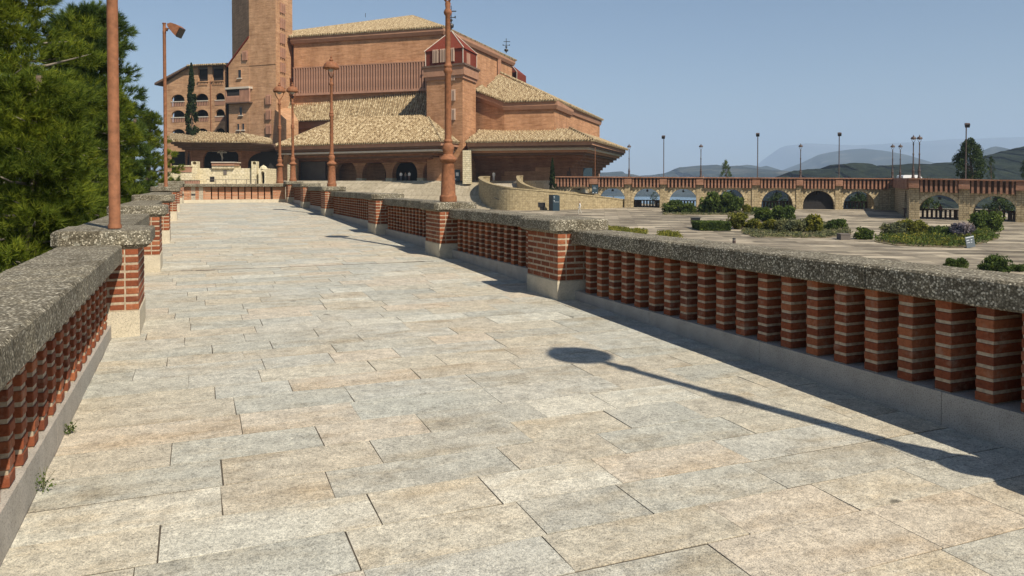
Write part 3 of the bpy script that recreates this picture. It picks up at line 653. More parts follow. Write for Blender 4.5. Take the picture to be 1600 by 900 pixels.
street_lamp((RXC, 27.33, 1.40+0.162), 'street lamp on the right parapet left of the slatted church wall centre', -1.25)
street_lamp((RXC-0.02, 38.57, 1.64+0.162), 'right-hand lamp of the close pair at the walkway end', -0.8, 1.05)
street_lamp(W(P(437.5, 286.5, 41.0)) , 'left-hand lamp of the close pair at the walkway end', -0.35, 1.18)

pole_me = MB(); pole_me.lathe([(0.062,0),(0.062,0.03),(0.052,0.05),(0.048,4.72),(0.052,4.73),(0.052,4.80),(0.046,4.81),(0.046,5.02),(0.058,5.025),(0.058,5.05)], n=20); pole_me = pole_me.mesh('pole', M['lamp']); smooth_me(pole_me)
mb = MB(); mb.tube([(0.04,0,4.86),(0.14,0,4.87),(0.2,0,4.90)], 0.018, 8); mb.box(0.02,0.1,-0.03,0.03,4.80,4.90); arm_me = mb.mesh('arm', M['lamp'])
mb = MB(); prof = [(0.18,4.99),(0.30,5.02),(0.46,4.97),(0.58,4.88),(0.44,4.62),(0.36,4.70),(0.20,4.90)]
mb.add([(x,-0.19,z) for x,z in prof]+[(x,0.19,z) for x,z in prof], [tuple(range(7)), tuple(range(7,14))[::-1]] + [(i,7+i,7+(i+1)%7,(i+1)%7) for i in range(7)])
head_me = mb.mesh('floodlight_housing', M['lamp'])
mb = MB(); mb.add([(0.592,-0.17,4.87),(0.592,0.17,4.87),(0.452,0.17,4.612),(0.452,-0.17,4.612)], [(0,1,2,3)]); mb.slab([(0.592,-0.17,4.87),(0.592,0.17,4.87),(0.452,0.17,4.612),(0.452,-0.17,4.612)], 0.02); lens_me = mb.mesh('floodlight_glass', M['glass'])
FM = [pole_me, arm_me, head_me]; FD = []
for me in FM: c_ = me.copy(); c_.materials[0] = M['dlamp']; FD.append(c_)
def flood_pole(loc, label, rz, sc=1.0, dark=False):
    pole_me, arm_me, head_me = FD if dark else FM
    t = empty('floodlight_pole', loc, rz, label, 'floodlight', 'floodlight poles'); t.scale = (sc,)*3
    link('pole', pole_me, t); a = link('arm', arm_me, t); h = link('floodlight_housing', head_me, t); link('floodlight_glass', lens_me, h); return t
flood_pole((-0.72, 8.45, 1.02+0.16), 'thin brown pole standing on the nearest left pier, its top out of the picture', -0.5)
flood_pole((-0.80, 26.1, 1.40+0.16), 'brown pole with a boxy floodlight at its top beside the left pines', -0.45)

# ================================================================== CHURCH
def roof(T, name, pts, e0, e1, parent=None, rib=0.52, th=0.22, ribh=0.24):
    """tiled roof plane: a slab with raised tile rows running up the slope. e0,e1 indices of the eave edge"""
    pts = [Vector(p) for p in pts]; s = (pts[e1]-pts[e0]).normalized()
    n = Vector((0,0,0))
    for i in range(len(pts)): n += (pts[i]).cross(pts[(i+1) % len(pts)])
    n.normalize(); n = n if n.z > 0 else -n
    t = n.cross(s).normalized(); t = t if t.z > 0 else -t
    o = pts[e0]; q = [((p-o).dot(s), (p-o).dot(t), (p-o).dot(n)) for p in pts]
    mb = MB(); pl = [o + s*a + t*b2 for a, b2, _ in q]
    ccw = n.dot((pl[1]-pl[0]).cross(pl[2]-pl[1])) > 0
    mb.slab(pl if ccw else pl[::-1], th)
    T_o = T.part(name, mb, M['tile'], parent)
    # tile rows
    mb = MB(); smin, smax = min(a for a, _, _ in q), max(a for a, _, _ in q); uvs = []
    k = smin + rib*0.5; prof = [(-0.30,0.0),(-0.2,ribh*0.9),(0.0,ribh*1.15),(0.2,ribh*0.9),(0.30,0.0)]
    def rng_t(a):
        ts = []
        for i in range(len(q)):
            (a0,b0,_),(a1,b1,_) = q[i], q[(i+1) % len(q)]
            if (a0-a)*(a1-a) < 0: ts.append(b0+(b1-b0)*(a-a0)/(a1-a0))
        return (min(ts), max(ts)) if len(ts) >= 2 else None
    while k < smax:
        r0 = rng_t(k)
        if r0 and r0[1]-r0[0] > 0.2:
            lo, hi = r0[0]-(0.12 if r0[0] < 0.3 else 0), r0[1]
            vs = [o+s*(k+dx*rib)+t*lo+n*(h-0.005) for dx, h in prof] + [o+s*(k+dx*rib)+t*hi+n*(h-0.005) for dx, h in prof]
            b0 = len(mb.v); mb.add(vs, [(i,i+1,5+i+1,5+i) for i in range(4)] + [(4,3,2,1,0)])
        k += rib
    me = mb.mesh('tile_rows', M['tile'], T.org); ul = me.uv_layers[0]
    for lp in me.loops:
        p = me.vertices[lp.vertex_index].co + T.org - o; ul.data[lp.index].uv = (p.dot(s), p.dot(t))
    x = link('tile_rows', me, T_o); x['kind'] = 'stuff'
    return T_o
def wall_arches(mb, A, B, z0, z1, th, ops, zf0=None, N=12):
    """wall from plan point A to B with arched openings (s0, s1, sill, spring, rise); front face on the right-hand side of B->A"""
    A, B = Vector((A[0],A[1],0)), Vector((B[0],B[1],0)); d = (B-A); Ln = d.length; d.normalize(); nrm = Vector((d.y,-d.x,0))
    zb = (lambda s: z0) if isinstance(z0, (int,float)) else z0; zt = (lambda s: z1) if isinstance(z1, (int,float)) else z1
    pt = lambda s, k, z: A + d*s - nrm*(th*k) + Vector((0,0,z))
    def panel(sa, sb, za0, zb0, za1, zb1):
        for k in (0, 1):
            f = [pt(sa,k,za0), pt(sb,k,zb0), pt(sb,k,zb1), pt(sa,k,za1)]; mb.poly(f if k == 0 else f[::-1])
    cur = 0.0
    for (s0, s1, sill, spr, rise) in sorted(ops):
        panel(cur, s0, zb(cur), zb(s0), zt(cur), zt(s0))
        ss = [s0+(s1-s0)*(0.5-0.5*math.cos(math.pi*i/N)) for i in range(N+1)]
        hh = [spr + rise*math.sqrt(max(0, 1-((s-(s0+s1)/2)/((s1-s0)/2))**2)) for s in ss]
        for i in range(N):
            panel(ss[i], ss[i+1], hh[i], hh[i+1], zt(ss[i]), zt(ss[i+1]))
            mb.poly([pt(ss[i],0,hh[i]), pt(ss[i+1],0,hh[i+1]), pt(ss[i+1],1,hh[i+1]), pt(ss[i],1,hh[i])])
        if sill is not None and sill > zb(s0) + 0.01:
            panel(s0, s1, zb(s0), zb(s1), sill, sill); mb.poly([pt(s0,0,sill), pt(s0,1,sill), pt(s1,1,sill), pt(s1,0,sill)])
        sb = sill if sill is not None else None
        mb.poly([pt(s0,0,sb if sb is not None else zb(s0)), pt(s0,0,spr), pt(s0,1,spr), pt(s0,1,sb if sb is not None else zb(s0))])
        mb.poly([pt(s1,0,sb if sb is not None else zb(s1)), pt(s1,1,sb if sb is not None else zb(s1)), pt(s1,1,spr), pt(s1,0,spr)])
        cur = s1
    panel(cur, Ln, zb(cur), zb(Ln), zt(cur), zt(Ln))
    mb.poly([pt(0,0,zt(0)), pt(Ln,0,zt(Ln)), pt(Ln,1,zt(Ln)), pt(0,1,zt(0))])
    mb.poly([pt(0,0,zb(0)), pt(0,0,zt(0)), pt(0,1,zt(0)), pt(0,1,zb(0))]); mb.poly([pt(Ln,0,zb(Ln)), pt(Ln,1,zb(Ln)), pt(Ln,1,zt(Ln)), pt(Ln,0,zt(Ln))])
    return mb
def band(mb, pts, z0, z1, out, thick=0.6, zs=None):
    """moulding that follows a plan polyline, projecting `out` to the front (right-hand side when walking the line backwards)"""
    n = len(pts); V2 = [Vector((p[0],p[1])) for p in pts]; off = []
    for i in range(n):
        ds = []
        if i > 0: ds.append((V2[i]-V2[i-1]).normalized())
        if i < n-1: ds.append((V2[i+1]-V2[i]).normalized())
        ns_ = [Vector((d.y,-d.x)) for d in ds]; m = sum(ns_, Vector((0,0))).normalized(); k = 1/max(0.3, m.dot(ns_[0])); off.append((V2[i]+m*out*k, V2[i]-m*thick*k))
    za = lambda i: (z0 if isinstance(z0,(int,float)) else z0[i]); zb_ = lambda i: (z1 if isinstance(z1,(int,float)) else z1[i])
    ring = lambda i: [(*off[i][1], za(i)), (off[i][0].x*0.6+V2[i].x*0.4, off[i][0].y*0.6+V2[i].y*0.4, za(i)), (*off[i][0], za(i)+(zb_(i)-za(i))*0.45), (*off[i][0], zb_(i)), (*off[i][1], zb_(i))]
    for i in range(n-1):
        a, b2 = ring(i), ring(i+1); mb.add(a+b2, [(j,5+j,5+(j+1) % 5,(j+1) % 5) for j in range(5)])
    mb.add(ring(0), [(0,1,2,3,4)]); mb.add(ring(n-1), [(4,3,2,1,0)]); return mb

PZ = 2.46                                        # church platform level
CH = CThing('church', (XU(700,150), 150, PZ), 'large brick church with stepped tiled roofs and deep corbelled porches behind the stairs', 'church')
zE = P(690,220,132).z
# --- nave block
zN = P(690,42,150).z
N0, N1 = P(459,54,160), P(690,42,150); N0.z = N1.z = zN
N2 = Vector((XU(756.5,171), 171, zN)); N3 = Vector((XU(800,189), 189, zN)); N4 = Vector((-22, 214, zN)); N5 = Vector((-60, 205, zN))
nave = [(p.x, p.y) for p in (N0,N1,N2,N3,N4,N5)]
mb = MB(); mb.prism(nave, PZ, zN); nv = CH.part('nave_wall', mb, M['cbrick'])
mb = MB(); band(mb, [(p.x,p.y) for p in (N5,N0,N1,N2,N3,N4)], zN-1.5, zN-0.15, 0.75); CH.part('cornice', mb, M['ctrim'], nv)
# nave roof
R1 = P(645,25,166); e = 1.15
def out(p, c=(-25,178)): d = Vector((p.x-c[0], p.y-c[1], 0)).normalized(); return Vector((p.x+d.x*e, p.y+d.y*e, p.z-0.15))
Ea, Eb, Ec, Ed = out(N0), out(N1), out(N3), out(N4)
R1 = Ppl(645,25,Ea,Eb,Vector((-22,172,zN+6.0)))
pl3 = (Ea, Eb, R1); R2 = Ppl(452,50,*pl3); R2 = Ea + (R2-Ea)*1.0
roof(CH, 'nave_roof', [Ea,Eb,R1,R2], 0, 1)
roof(CH, 'nave_roof', [Eb,Ec,Vector((R1.x+8,R1.y+24,R1.z-1.0)),R1], 0, 1)
mb = MB(); mb.poly([R1, Vector((R1.x+8,R1.y+24,R1.z-1.0)), Ec, Ed, out(N5), R2]); CH.part('roof_back', mb, M['tile'])
# ridge tiles
mb = MB(); mb.tube([Eb+Vector((0,0,.1)), R1+Vector((0,0,.12)), R2+Vector((0,0,.12))], 0.16, 6); CH.part('ridge', mb, M['tile'])
# pale rain pipe / small slot on the right flank
mb = MB(); d = (N3-N2).normalized(); q = N2 + d*9; mb.box(q.x-0.05,q.x+0.75,q.y-0.9,q.y-0.1,zN-5.2,zN-1.6); CH.part('vent_shaft', mb, M['ctrim'], nv)
mb = MB(); mb.tube([P(571,27,175), P(571,20.5,175)], 0.06, 5); CH.part('aerial', mb, M['iron'])
# clerestory slats
dn = (N1-N0); dn.z = 0; Ln = dn.length; dn.normalize(); nn_ = Vector((dn.y,-dn.x,0))
zt0, zb0 = P(600,101,154).z, P(600,141.5,154).z
xa_ = N0 + dn*0.15; smax = (Ppl(670,100,N0,N1,N0+Vector((0,0,5)))-N0).length - 0.3
mb = MB(); A0 = N0 + dn*0.2; 
mb.prism([tuple((A0+nn_*0.28)[:2]), tuple((N0+dn*smax+nn_*0.28)[:2]), tuple((N0+dn*smax-nn_*0.3)[:2]), tuple((A0-nn_*0.3)[:2])], zb0, zt0); CH.part('slat_backing', mb, M['cdark'], nv)
mb = MB(); mb.prism([tuple((A0+nn_*0.75)[:2]), tuple((N0+dn*smax+nn_*0.75)[:2]), tuple((N0+dn*smax-nn_*0.2)[:2]), tuple((A0-nn_*0.2)[:2])], zb0-0.45, zb0); CH.part('slat_rail', mb, M['slat'], nv)
mb = MB(); mb.prism([tuple((A0+nn_*0.72)[:2]), tuple((N0+dn*smax+nn_*0.72)[:2]), tuple((N0+dn*smax-nn_*0.2)[:2]), tuple((A0-nn_*0.2)[:2])], zt0, zt0+0.22); CH.part('slat_rail', mb, M['ctrim'], nv)
nsl = 52; mb = MB(); hz = (zt0-zb0)/2; mb.box(-0.16,0.16,-0.2,0.2,-hz,hz); sl_me = mb.mesh('slat', M['slat']); ang = math.atan2(dn.y, dn.x)
for i in range(nsl):
    p = A0 + dn*(0.3 + (smax-0.8)*i/(nsl-1)) + nn_*0.5; p.z = zb0+hz
    link('slat', sl_me, nv, p - CH.org, ang)
# --- upper lean-to roof under the slats
zU = P(668,181,147).z
U1, U2 = Pz(447,189,zU), Pz(672,181.5,zU); zV = zb0 - 0.7
pu = (U1, U2, Vector(((N0+dn*smax).x, (N0+dn*smax).y, zV)))
V2_, V1_ = Ppl(672,142,*pu), Ppl(459,153,*pu); V0_ = Ppl(431,175,*pu)
roof(CH, 'aisle_roof', [U1,U2,V2_,V1_,V0_], 0, 1)
mb = MB(); mb.prism([(U1.x+1.2,U1.y+1.4),(U2.x,U2.y+1.2),(N1.x,N1.y+1),(N0.x,N0.y+1),(V0_.x+1.5,V0_.y+2)], PZ, zU-0.4); aw = CH.part('aisle_wall', mb, M['cbrick'])
mb = MB(); band(mb, [(U1.x+1.2,U1.y+1.4),(U2.x,U2.y+1.2)], zU-1.6, zU-0.25, 0.8); CH.part('cornice', mb, M['ctrim'], aw)
mb = MB(); q0, q1 = Vector((U1.x+2.0,U1.y+1.1,0)), Vector((U1.x+9,U1.y+0.95,0))
for i in range(16):
    p = q0.lerp(q1, i/15); mb.box(p.x-0.12,p.x+0.12,p.y-0.35,p.y+0.3,zU-4.6,zU-2.2)
CH.part('slat_panel', mb, M['slat'], aw, kind='stuff')
mb = MB(); a, b2 = P(426,200,157), P(447.5,200,149.5); za_, zb_ = P(427,167,157).z, P(447.5,187,149.5).z; mb.prism([(a.x,a.y),(b2.x,b2.y),(b2.x+1.5,b2.y+3),(a.x+3,a.y+3)], PZ, [za_,zb_,zb_,za_]); CH.part('flank_wall', mb, M['cbrick2'])
# --- left porch
A_, B_, C_ = Pz(427,228,zE), Pz(690,219.5,zE), Pz(722,223.5,zE)
zT = zU - 0.9; T2 = P(668,180.5,142.5); zT = T2.z; pm = (A_, B_, T2); T1 = Ppl(540,184,*pm)
roof(CH, 'porch_roof', [A_,B_,T2,T1], 0, 1)
roof(CH, 'porch_roof', [B_,C_,Vector((C_.x-0.5,C_.y+6,zT-1.0)),T2], 0, 1)
roof(CH, 'porch_roof', [Vector((A_.x-1,A_.y+8,zE)),A_,T1,Vector((T1.x-3,T1.y+5,zT))], 0, 1)
mb = MB(); mb.tube([B_+Vector((0,0,.15)), T2+Vector((0,0,.2))], 0.18, 6); CH.part('ridge', mb, M['tile']); mb = MB(); mb.tube([A_+Vector((0,0,.12)), T1+Vector((0,0,.15))], 0.16, 6); CH.part('ridge', mb, M['tile'])
def corbel(T, plan, edges, z, steps, name='corbel'):
    for i, (dz, ins, mt_) in enumerate(steps):
        mb = MB(); mb.prism(inset(plan, [ins if k in edges else 0.01*i+0.02 for k in range(len(plan))]), z-dz, z); z = z-dz
        T.part(name, mb, M[mt_])
    return z
plan = [(A_.x+0.2,A_.y+0.3),(B_.x-0.1,B_.y+0.3),(C_.x-0.1,C_.y+0.3),(C_.x-0.6,C_.y+13),(B_.x-2,B_.y+16),(A_.x+7,A_.y+15)]
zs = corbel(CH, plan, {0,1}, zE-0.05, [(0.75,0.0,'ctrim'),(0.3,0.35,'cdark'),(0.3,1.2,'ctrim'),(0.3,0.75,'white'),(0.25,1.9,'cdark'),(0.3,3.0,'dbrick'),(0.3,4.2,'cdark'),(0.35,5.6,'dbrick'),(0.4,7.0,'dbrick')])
# arched front wall under the porch
dA = (Vector((B_.x,B_.y,0))-Vector((A_.x,A_.y,0))).normalized(); nA = Vector((dA.y,-dA.x,0))
Wa = Vector((A_.x,A_.y,0)) - nA*8.0; Wb = Vector((C_.x-1.0,C_.y+7.6,0)); Wb = Wa + dA*((Wb-Wa).dot(dA))
def s_at(u, p0, d): # distance along a plan line seen at column u
    k = (u-800)/F/ray(u,270)[1]; return (k*p0.y - p0.x)/(d.x - k*d.y)
ops = []
for (ua, ub) in ((523,557),(566,603),(613,652),(661,694)):
    s0, s1 = s_at(ua, Wa, dA), s_at(ub, Wa, dA); ops.append((s0, s1, None, PZ+1.4, 2.6))
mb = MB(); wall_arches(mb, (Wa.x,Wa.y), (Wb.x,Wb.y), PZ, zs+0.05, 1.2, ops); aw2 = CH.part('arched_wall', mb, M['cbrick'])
mb = MB(); q = [Wa-nA*5, Wb-nA*5, Wb-nA*5.4, Wa-nA*5.4]; mb.prism([(p.x,p.y) for p in q], PZ, zs); CH.part('inner_wall', mb, M['dark'])  # blackened wall, interior shade put into its colour
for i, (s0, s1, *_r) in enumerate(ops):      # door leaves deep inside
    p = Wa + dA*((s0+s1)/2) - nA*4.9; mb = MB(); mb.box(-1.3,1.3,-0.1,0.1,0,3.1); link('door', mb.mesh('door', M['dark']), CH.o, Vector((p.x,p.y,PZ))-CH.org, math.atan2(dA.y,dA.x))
for i in range(1, 4):                         # stone bases between the arches
    sa, sb = ops[i-1][1], ops[i][0]; mb = MB(); q0 = Wa+dA*(sa-0.04)+nA*0.06; q1 = Wa+dA*(sb+0.04)+nA*0.06
    mb.prism([(q0.x,q0.y),(q1.x,q1.y),((q1-nA*1.3).x,(q1-nA*1.3).y),((q0-nA*1.3).x,(q0-nA*1.3).y)], PZ, PZ+0.55); CH.part('pillar_base', mb, M['pale'], aw2)
# grey walls at the left end of the porch
mb = MB(); p0, p1 = P(427,260,158), P(449,260,154); mb.prism([(p0.x,p0.y),(p1.x,p1.y),(p1.x,p1.y+6),(p0.x,p0.y+6)], PZ-1.5, zs+1.0); CH.part('end_wall', mb, M['greyw'])
p0, p1 = P(449,260,148.5), P(457.5,260,148); mb = MB(); mb.prism([(p0.x,p0.y),(p1.x,p1.y),(p1.x,p1.y+3),(p0.x,p0.y+3)], PZ-1, zs-0.3); CH.part('end_pillar', mb, M['pale'])
p0, p1 = P(470,260,154.5), P(508,260,151.5); mb = MB(); mb.prism([(p0.x,p0.y),(p1.x,p1.y),(p1.x,p1.y+3),(p0.x,p0.y+3)], PZ-0.5, zs+0.3); CH.part('end_wall', mb, M['greyw'])
# --- turret with red metal cap
zK = P(722,107,137.5).z
tu = [(XU(667,141.5),141.5),(XU(723,137.5),137.5),(XU(743.5,144.5),144.5),(XU(690,149.5),149.5)]
mb = MB(); mb.prism(tu, PZ, zK); tw = CH.part('turret_wall', mb, M['cbrick'])
tc = inset(tu, -0.5); mb = MB(); mb.prism(tc, zK-1.1, zK+0.55); mb.prism(inset(tu,-0.25), zK-1.7, zK-1.1); CH.part('turret_cornice', mb, M['ctrim'], tw)
mb = MB(); mb.prism(inset(tu,-0.75), zK+0.55, zK+0.9); CH.part('turret_ledge', mb, M['cdark'], tw)
zc1 = P(722,75,137.5).z; tr = inset(tu, -0.15); mb = MB(); mb.prism(tr, zK+0.9, zc1); tcap = CH.part('turret_cap', mb, M['redmetal'])
apex = Vector((sum(p[0] for p in tu)/4, sum(p[1] for p in tu)/4, 0)); apex.z = P(704,48,apex.y).z
tr2 = inset(tu, -0.35); mb = MB()
for i in range(4): mb.poly([(*tr2[i],zc1), (*tr2[(i+1) % 4],zc1), apex])
mb.poly([(*p,zc1) for p in tr2[::-1]]); CH.part('cap_roof', mb, M['redmetal'], tcap)
mb = MB()
for i in range(4): mb.tube([(*tr2[i],zc1+0.02), apex], 0.09, 5); mb.tube([(*tr[i],zK+0.9),(*tr[i],zc1)], 0.09, 5)
CH.part('cap_flashing', mb, M['white'], tcap)
def slatted_window(T, A, B, u, z0, z1, wdt, parent, n=3, dark='dark', proud=0.05, fr='slat'):
    """window with upright slats on the vertical wall through plan points A and B, at picture column u"""
    A, B = Vector((A[0],A[1],0)), Vector((B[0],B[1],0)); d = (B-A).normalized(); nm = Vector((d.y,-d.x,0)); s = s_at(u, A, d); c = A + d*s
    def bx(mb, a, b2, f0, f1, za, zb2): mb.prism([tuple((c+d*a+nm*f1)[:2]), tuple((c+d*b2+nm*f1)[:2]), tuple((c+d*b2-nm*f0)[:2]), tuple((c+d*a-nm*f0)[:2])], za, zb2)
    mb = MB(); bx(mb, -wdt/2, wdt/2, 0.3, proud, z0, z1); o = T.part('window', mb, M[dark], parent)
    h = wdt/(2*n+1)
    for i in range(n+1):
        mb = MB(); a = -wdt/2 + i*(wdt-h*0.8)/n; bx(mb, a, a+h*0.8, 0.1, proud+0.3, z0, z1); T.part('slat', mb, M[fr], o)
    return o
zat = lambda v, y: P(700,v,y).z
for (v0, v1) in ((98,75.5),): 
    for u in (682,693.5,706.5): slatted_window(CH, tr[0], tr[1], u, zat(97,139), zat(76,139), 1.15, tcap, 3, fr='sl2', dark='cdark')
for (v0, v1) in ((126,108),(157.5,140),(187.5,170)): slatted_window(CH, tu[0], tu[1], 708.5, zat(v0,138.5), zat(v1,138.5), 1.0, tw, 3, fr='sl2')
mb = MB(); a = Vector(tr[1]); b2 = Vector(tr[2]); q = a.lerp(b2,0.25); q2 = a.lerp(b2,0.5); nm = Vector((b2.y-a.y,-(b2.x-a.x))).normalized()*0.06
mb.prism([tuple(q+nm),tuple(q2+nm),tuple(q2-nm*3),tuple(q-nm*3)], zK+1.0, zc1-0.5); CH.part('window', mb, M['slat'], tcap)
# weathervane crosses
def finial(u, vb, vt, y, name='weathervane'):
    a, t = P(u,vb,y), P(u,vt,y); h = t.z-a.z; mb = MB()
    mb.lathe([(0.10,0),(0.10,h*0.08),(0.42,h*0.13),(0.5,h*0.2),(0.42,h*0.27),(0.1,h*0.3),(0.1,h*0.36),(0.28,h*0.4),(0.28,h*0.44),(0.08,h*0.48),(0.07,h)], tuple(a), 8)
    mb.box(a.x-0.75,a.x+0.75,a.y-0.05,a.y+0.05,a.z+h*0.52,a.z+h*0.55); mb.box(a.x-0.65,a.x+0.95,a.y-0.06,a.y+0.06,a.z+h*0.76,a.z+h*0.80)
    for sx in (-0.75,0.75): mb.box(a.x+sx-0.1,a.x+sx+0.1,a.y-0.1,a.y+0.1,a.z+h*0.5,a.z+h*0.59)
    CH.part(name, mb, M['iron'])
finial(705, 48, 9, apex.y); finial(791, 83, 60, 185)
# second red cap behind on the right
mb = MB(); q = [P(799,126,196),P(807.5,132,194),P(822,134,202),P(808,120,206)]; mb.prism([(p.x,p.y) for p in q], PZ, P(807,112,194).z); rc2 = CH.part('rear_turret_cap', mb, M['redmetal'])
mb = MB(); zz = P(807,112,194).z; ap = P(798,100,200); qq = [(p.x,p.y) for p in q]
for i in range(4): mb.poly([(*qq[i],zz),(*qq[(i+1) % 4],zz),ap])
CH.part('cap_roof', mb, M['redmetal'], rc2)
mb = MB(); mb.tube([(*qq[1],zz), ap], 0.09, 5); mb.tube([(*qq[1],zz-9),(*qq[1],zz)], 0.09, 5); CH.part('cap_flashing', mb, M['white'], rc2)
# --- right wing upper block
zR = P(865,157,140).z
w1 = P(741,142,147); w2 = Pz(788,160,zR); w3 = Pz(866,157.5,zR); w4 = Pz(891,169,zR); w5 = Pz(937,188,zR); w6 = Vector((w5.x-16,w5.y+14,0)); w7 = Vector((w1.x+4,w1.y+34,0))
wing = [(p.x,p.y) for p in (w1,w2,w3,w4,w5,w6,w7)]; zl = [w1.z,zR,zR,zR,zR,zR,w1.z]
mb = MB(); mb.prism(wing, PZ, zl); wg = CH.part('wing_wall', mb, M['cbrick'])
mb = MB(); band(mb, wing[:4], [z-1.5 for z in zl[:4]], [z-0.02 for z in zl[:4]], 0.7); CH.part('cornice', mb, M['ctrim'], wg)
mb = MB(); band(mb, wing[3:5], zR-1.2, zR+0.35, 0.5); CH.part('cornice', mb, M['ctrim'], wg)
apx = P(779,117,166); ee = 1.0
E1 = w1+Vector((0.1,-1.0,0.05)); E2 = w2+Vector((0.1,-1.1,0.05)); E3 = w3+Vector((0.3,-1.1,0.05)); E5 = w5+Vector((0.9,0.3,0.05)); E5.z = zR+0.05; E3.z = zR+0.05
apx = Ppl(779,117,E2,E3,Vector((apx.x,apx.y,apx.z))); Lm = Ppl(757,140,E2,E3,apx)
roof(CH, 'wing_roof', [E2,E3,apx,Lm], 0, 1)
roof(CH, 'wing_roof', [E3,E5,Vector((apx.x+9,apx.y+16,apx.z)),apx], 0, 1)
roof(CH, 'wing_roof', [E1,E2,Lm,Vector((Lm.x-1,Lm.y+3,Lm.z))], 0, 1)
# --- right porch
D_, E_, F_ = Pz(727,221.5,zE), Pz(928,218.5,zE), Pz(981,234,zE); G_ = Vector((F_.x-14,F_.y+16,zE))
zRt = P(890,201,143).z; t1, t2 = Pz(752,204,zRt), Pz(890,200,zRt)
roof(CH, 'porch_roof', [D_,E_,t2,t1], 0, 1)
t3 = Vector((w5.x-0.6,w5.y,zRt)); roof(CH, 'porch_roof', [E_,F_,t3,t2], 0, 1)
mb = MB(); mb.tube([E_+Vector((0,0,.12)), t2+Vector((0,0,.15))], 0.16, 6); CH.part('ridge', mb, M['tile'])
plan = [(D_.x+0.3,D_.y+0.3),(E_.x-0.2,E_.y+0.4),(F_.x-0.5,F_.y),(G_.x,G_.y),(D_.x+0.3,D_.y+34)]
steps = [(0.75,0.0,'ctrim'),(0.35,0.3,'cdark'),(0.35,0.8,'white'),(0.35,1.4,'ctrim'),(0.4,2.1,'cdark'),(0.45,2.9,'dbrick'),(0.5,3.8,'dbrick'),(0.55,4.7,'dbrick'),(0.6,5.5,'dbrick'),(0.7,6.1,'dbrick'),(0.8,6.5,'dbrick')]
zs2 = corbel(CH, plan, {1}, zE-0.05, [(a, 0 if False else b3, c3) for a, b3, c3 in steps][:0] or steps[:0]) if False else None
z = zE-0.05
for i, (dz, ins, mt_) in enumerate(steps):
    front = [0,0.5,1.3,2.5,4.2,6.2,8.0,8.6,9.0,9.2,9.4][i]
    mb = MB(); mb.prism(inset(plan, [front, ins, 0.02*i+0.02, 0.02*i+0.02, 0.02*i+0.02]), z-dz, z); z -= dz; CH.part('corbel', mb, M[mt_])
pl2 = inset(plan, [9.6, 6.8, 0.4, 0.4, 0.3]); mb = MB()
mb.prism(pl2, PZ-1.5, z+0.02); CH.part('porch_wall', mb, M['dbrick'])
# big arch at the porch's right end, framed in the front wall
pa, pb = Vector((*pl2[0],0)), Vector((*pl2[1],0)); dR = (pb-pa).normalized(); nR = Vector((dR.y,-dR.x,0)); s0 = s_at(893,pa,dR); mb = MB(); n = 12; s1 = (pb-pa).length - 0.1
pts = [(s1, PZ-1.0)] + [(s1, zE-2.5)] + [(s1-(s1-s0)*math.sin(math.pi/2*k/n), PZ-1.0+(zE-2.5-PZ+1.0)*math.cos(math.pi/2*k/n)) for k in range(1, n+1)]
vs = [pa+dR*s+nR*0.05+Vector((0,0,zz)) for s, zz in pts]; mb.poly(vs); mb.slab([v for v in vs], 0.02); CH.part('arch_shade_patch', mb, M['cdark'])  # flat dark patch on the wall, painted as a shaded recess
mb = MB(); p = pa + dR*s_at(919,pa,dR) + nR*0.5; mb.box(p.x-0.8,p.x+0.8,p.y-0.1,p.y+0.05,PZ-0.6,PZ+2.3); CH.part('notice_panel', mb, M['blue'])
# pale corner pier between the two porches, glazing and notice
p0, p1 = P(723,260,134.6), P(731,260,134.2); mb = MB(); mb.prism([(p0.x,p0.y),(p1.x+0.5,p1.y),(p1.x+0.5,p1.y+4),(p0.x,p0.y+4)], PZ-0.6, zE-1.5); CH.part('corner_pier', mb, M['pale'])
p0, p1 = P(704,260,143.0), P(722,260,141); mb = MB(); mb.prism([(p0.x,p0.y),(p1.x,p1.y),(p1.x,p1.y+2),(p0.x,p0.y+2)], PZ-0.5, zE-2.6); gl = CH.part('glazed_screen', mb, M['glass'])
for k in range(6):
    q = p0.lerp(p1, (k+0.5)/6); mb = MB(); mb.box(q.x-0.12,q.x+0.12,q.y-0.35,q.y,PZ+2.2,zE-2.7); CH.part('slat', mb, M['white'], gl)

# --- bell tower
TW = CThing('bell_tower', (XU(412,158), 158, PZ), 'tall brick bell tower with a sloped red metal shoulder left of the church', 'tower')
TL, TA, TB, TC = (XU(364.5,169),169), (XU(391,158),158), (XU(432.5,155.5),155.5), (XU(458.5,162),162); TD = (XU(430,174)-0.5,174)
ztop = P(400,-190,157).z
mb = MB(); mb.prism([TL,TA,TB,TC,TD], PZ, ztop); tb = TW.part('tower_wall', mb, M['cbrick2'])
mb = MB(); mb.prism(inset([TL,TA,TB,TC,TD],-0.6), ztop, ztop+1.2); TW.part('tower_cap', mb, M['ctrim'], tb)
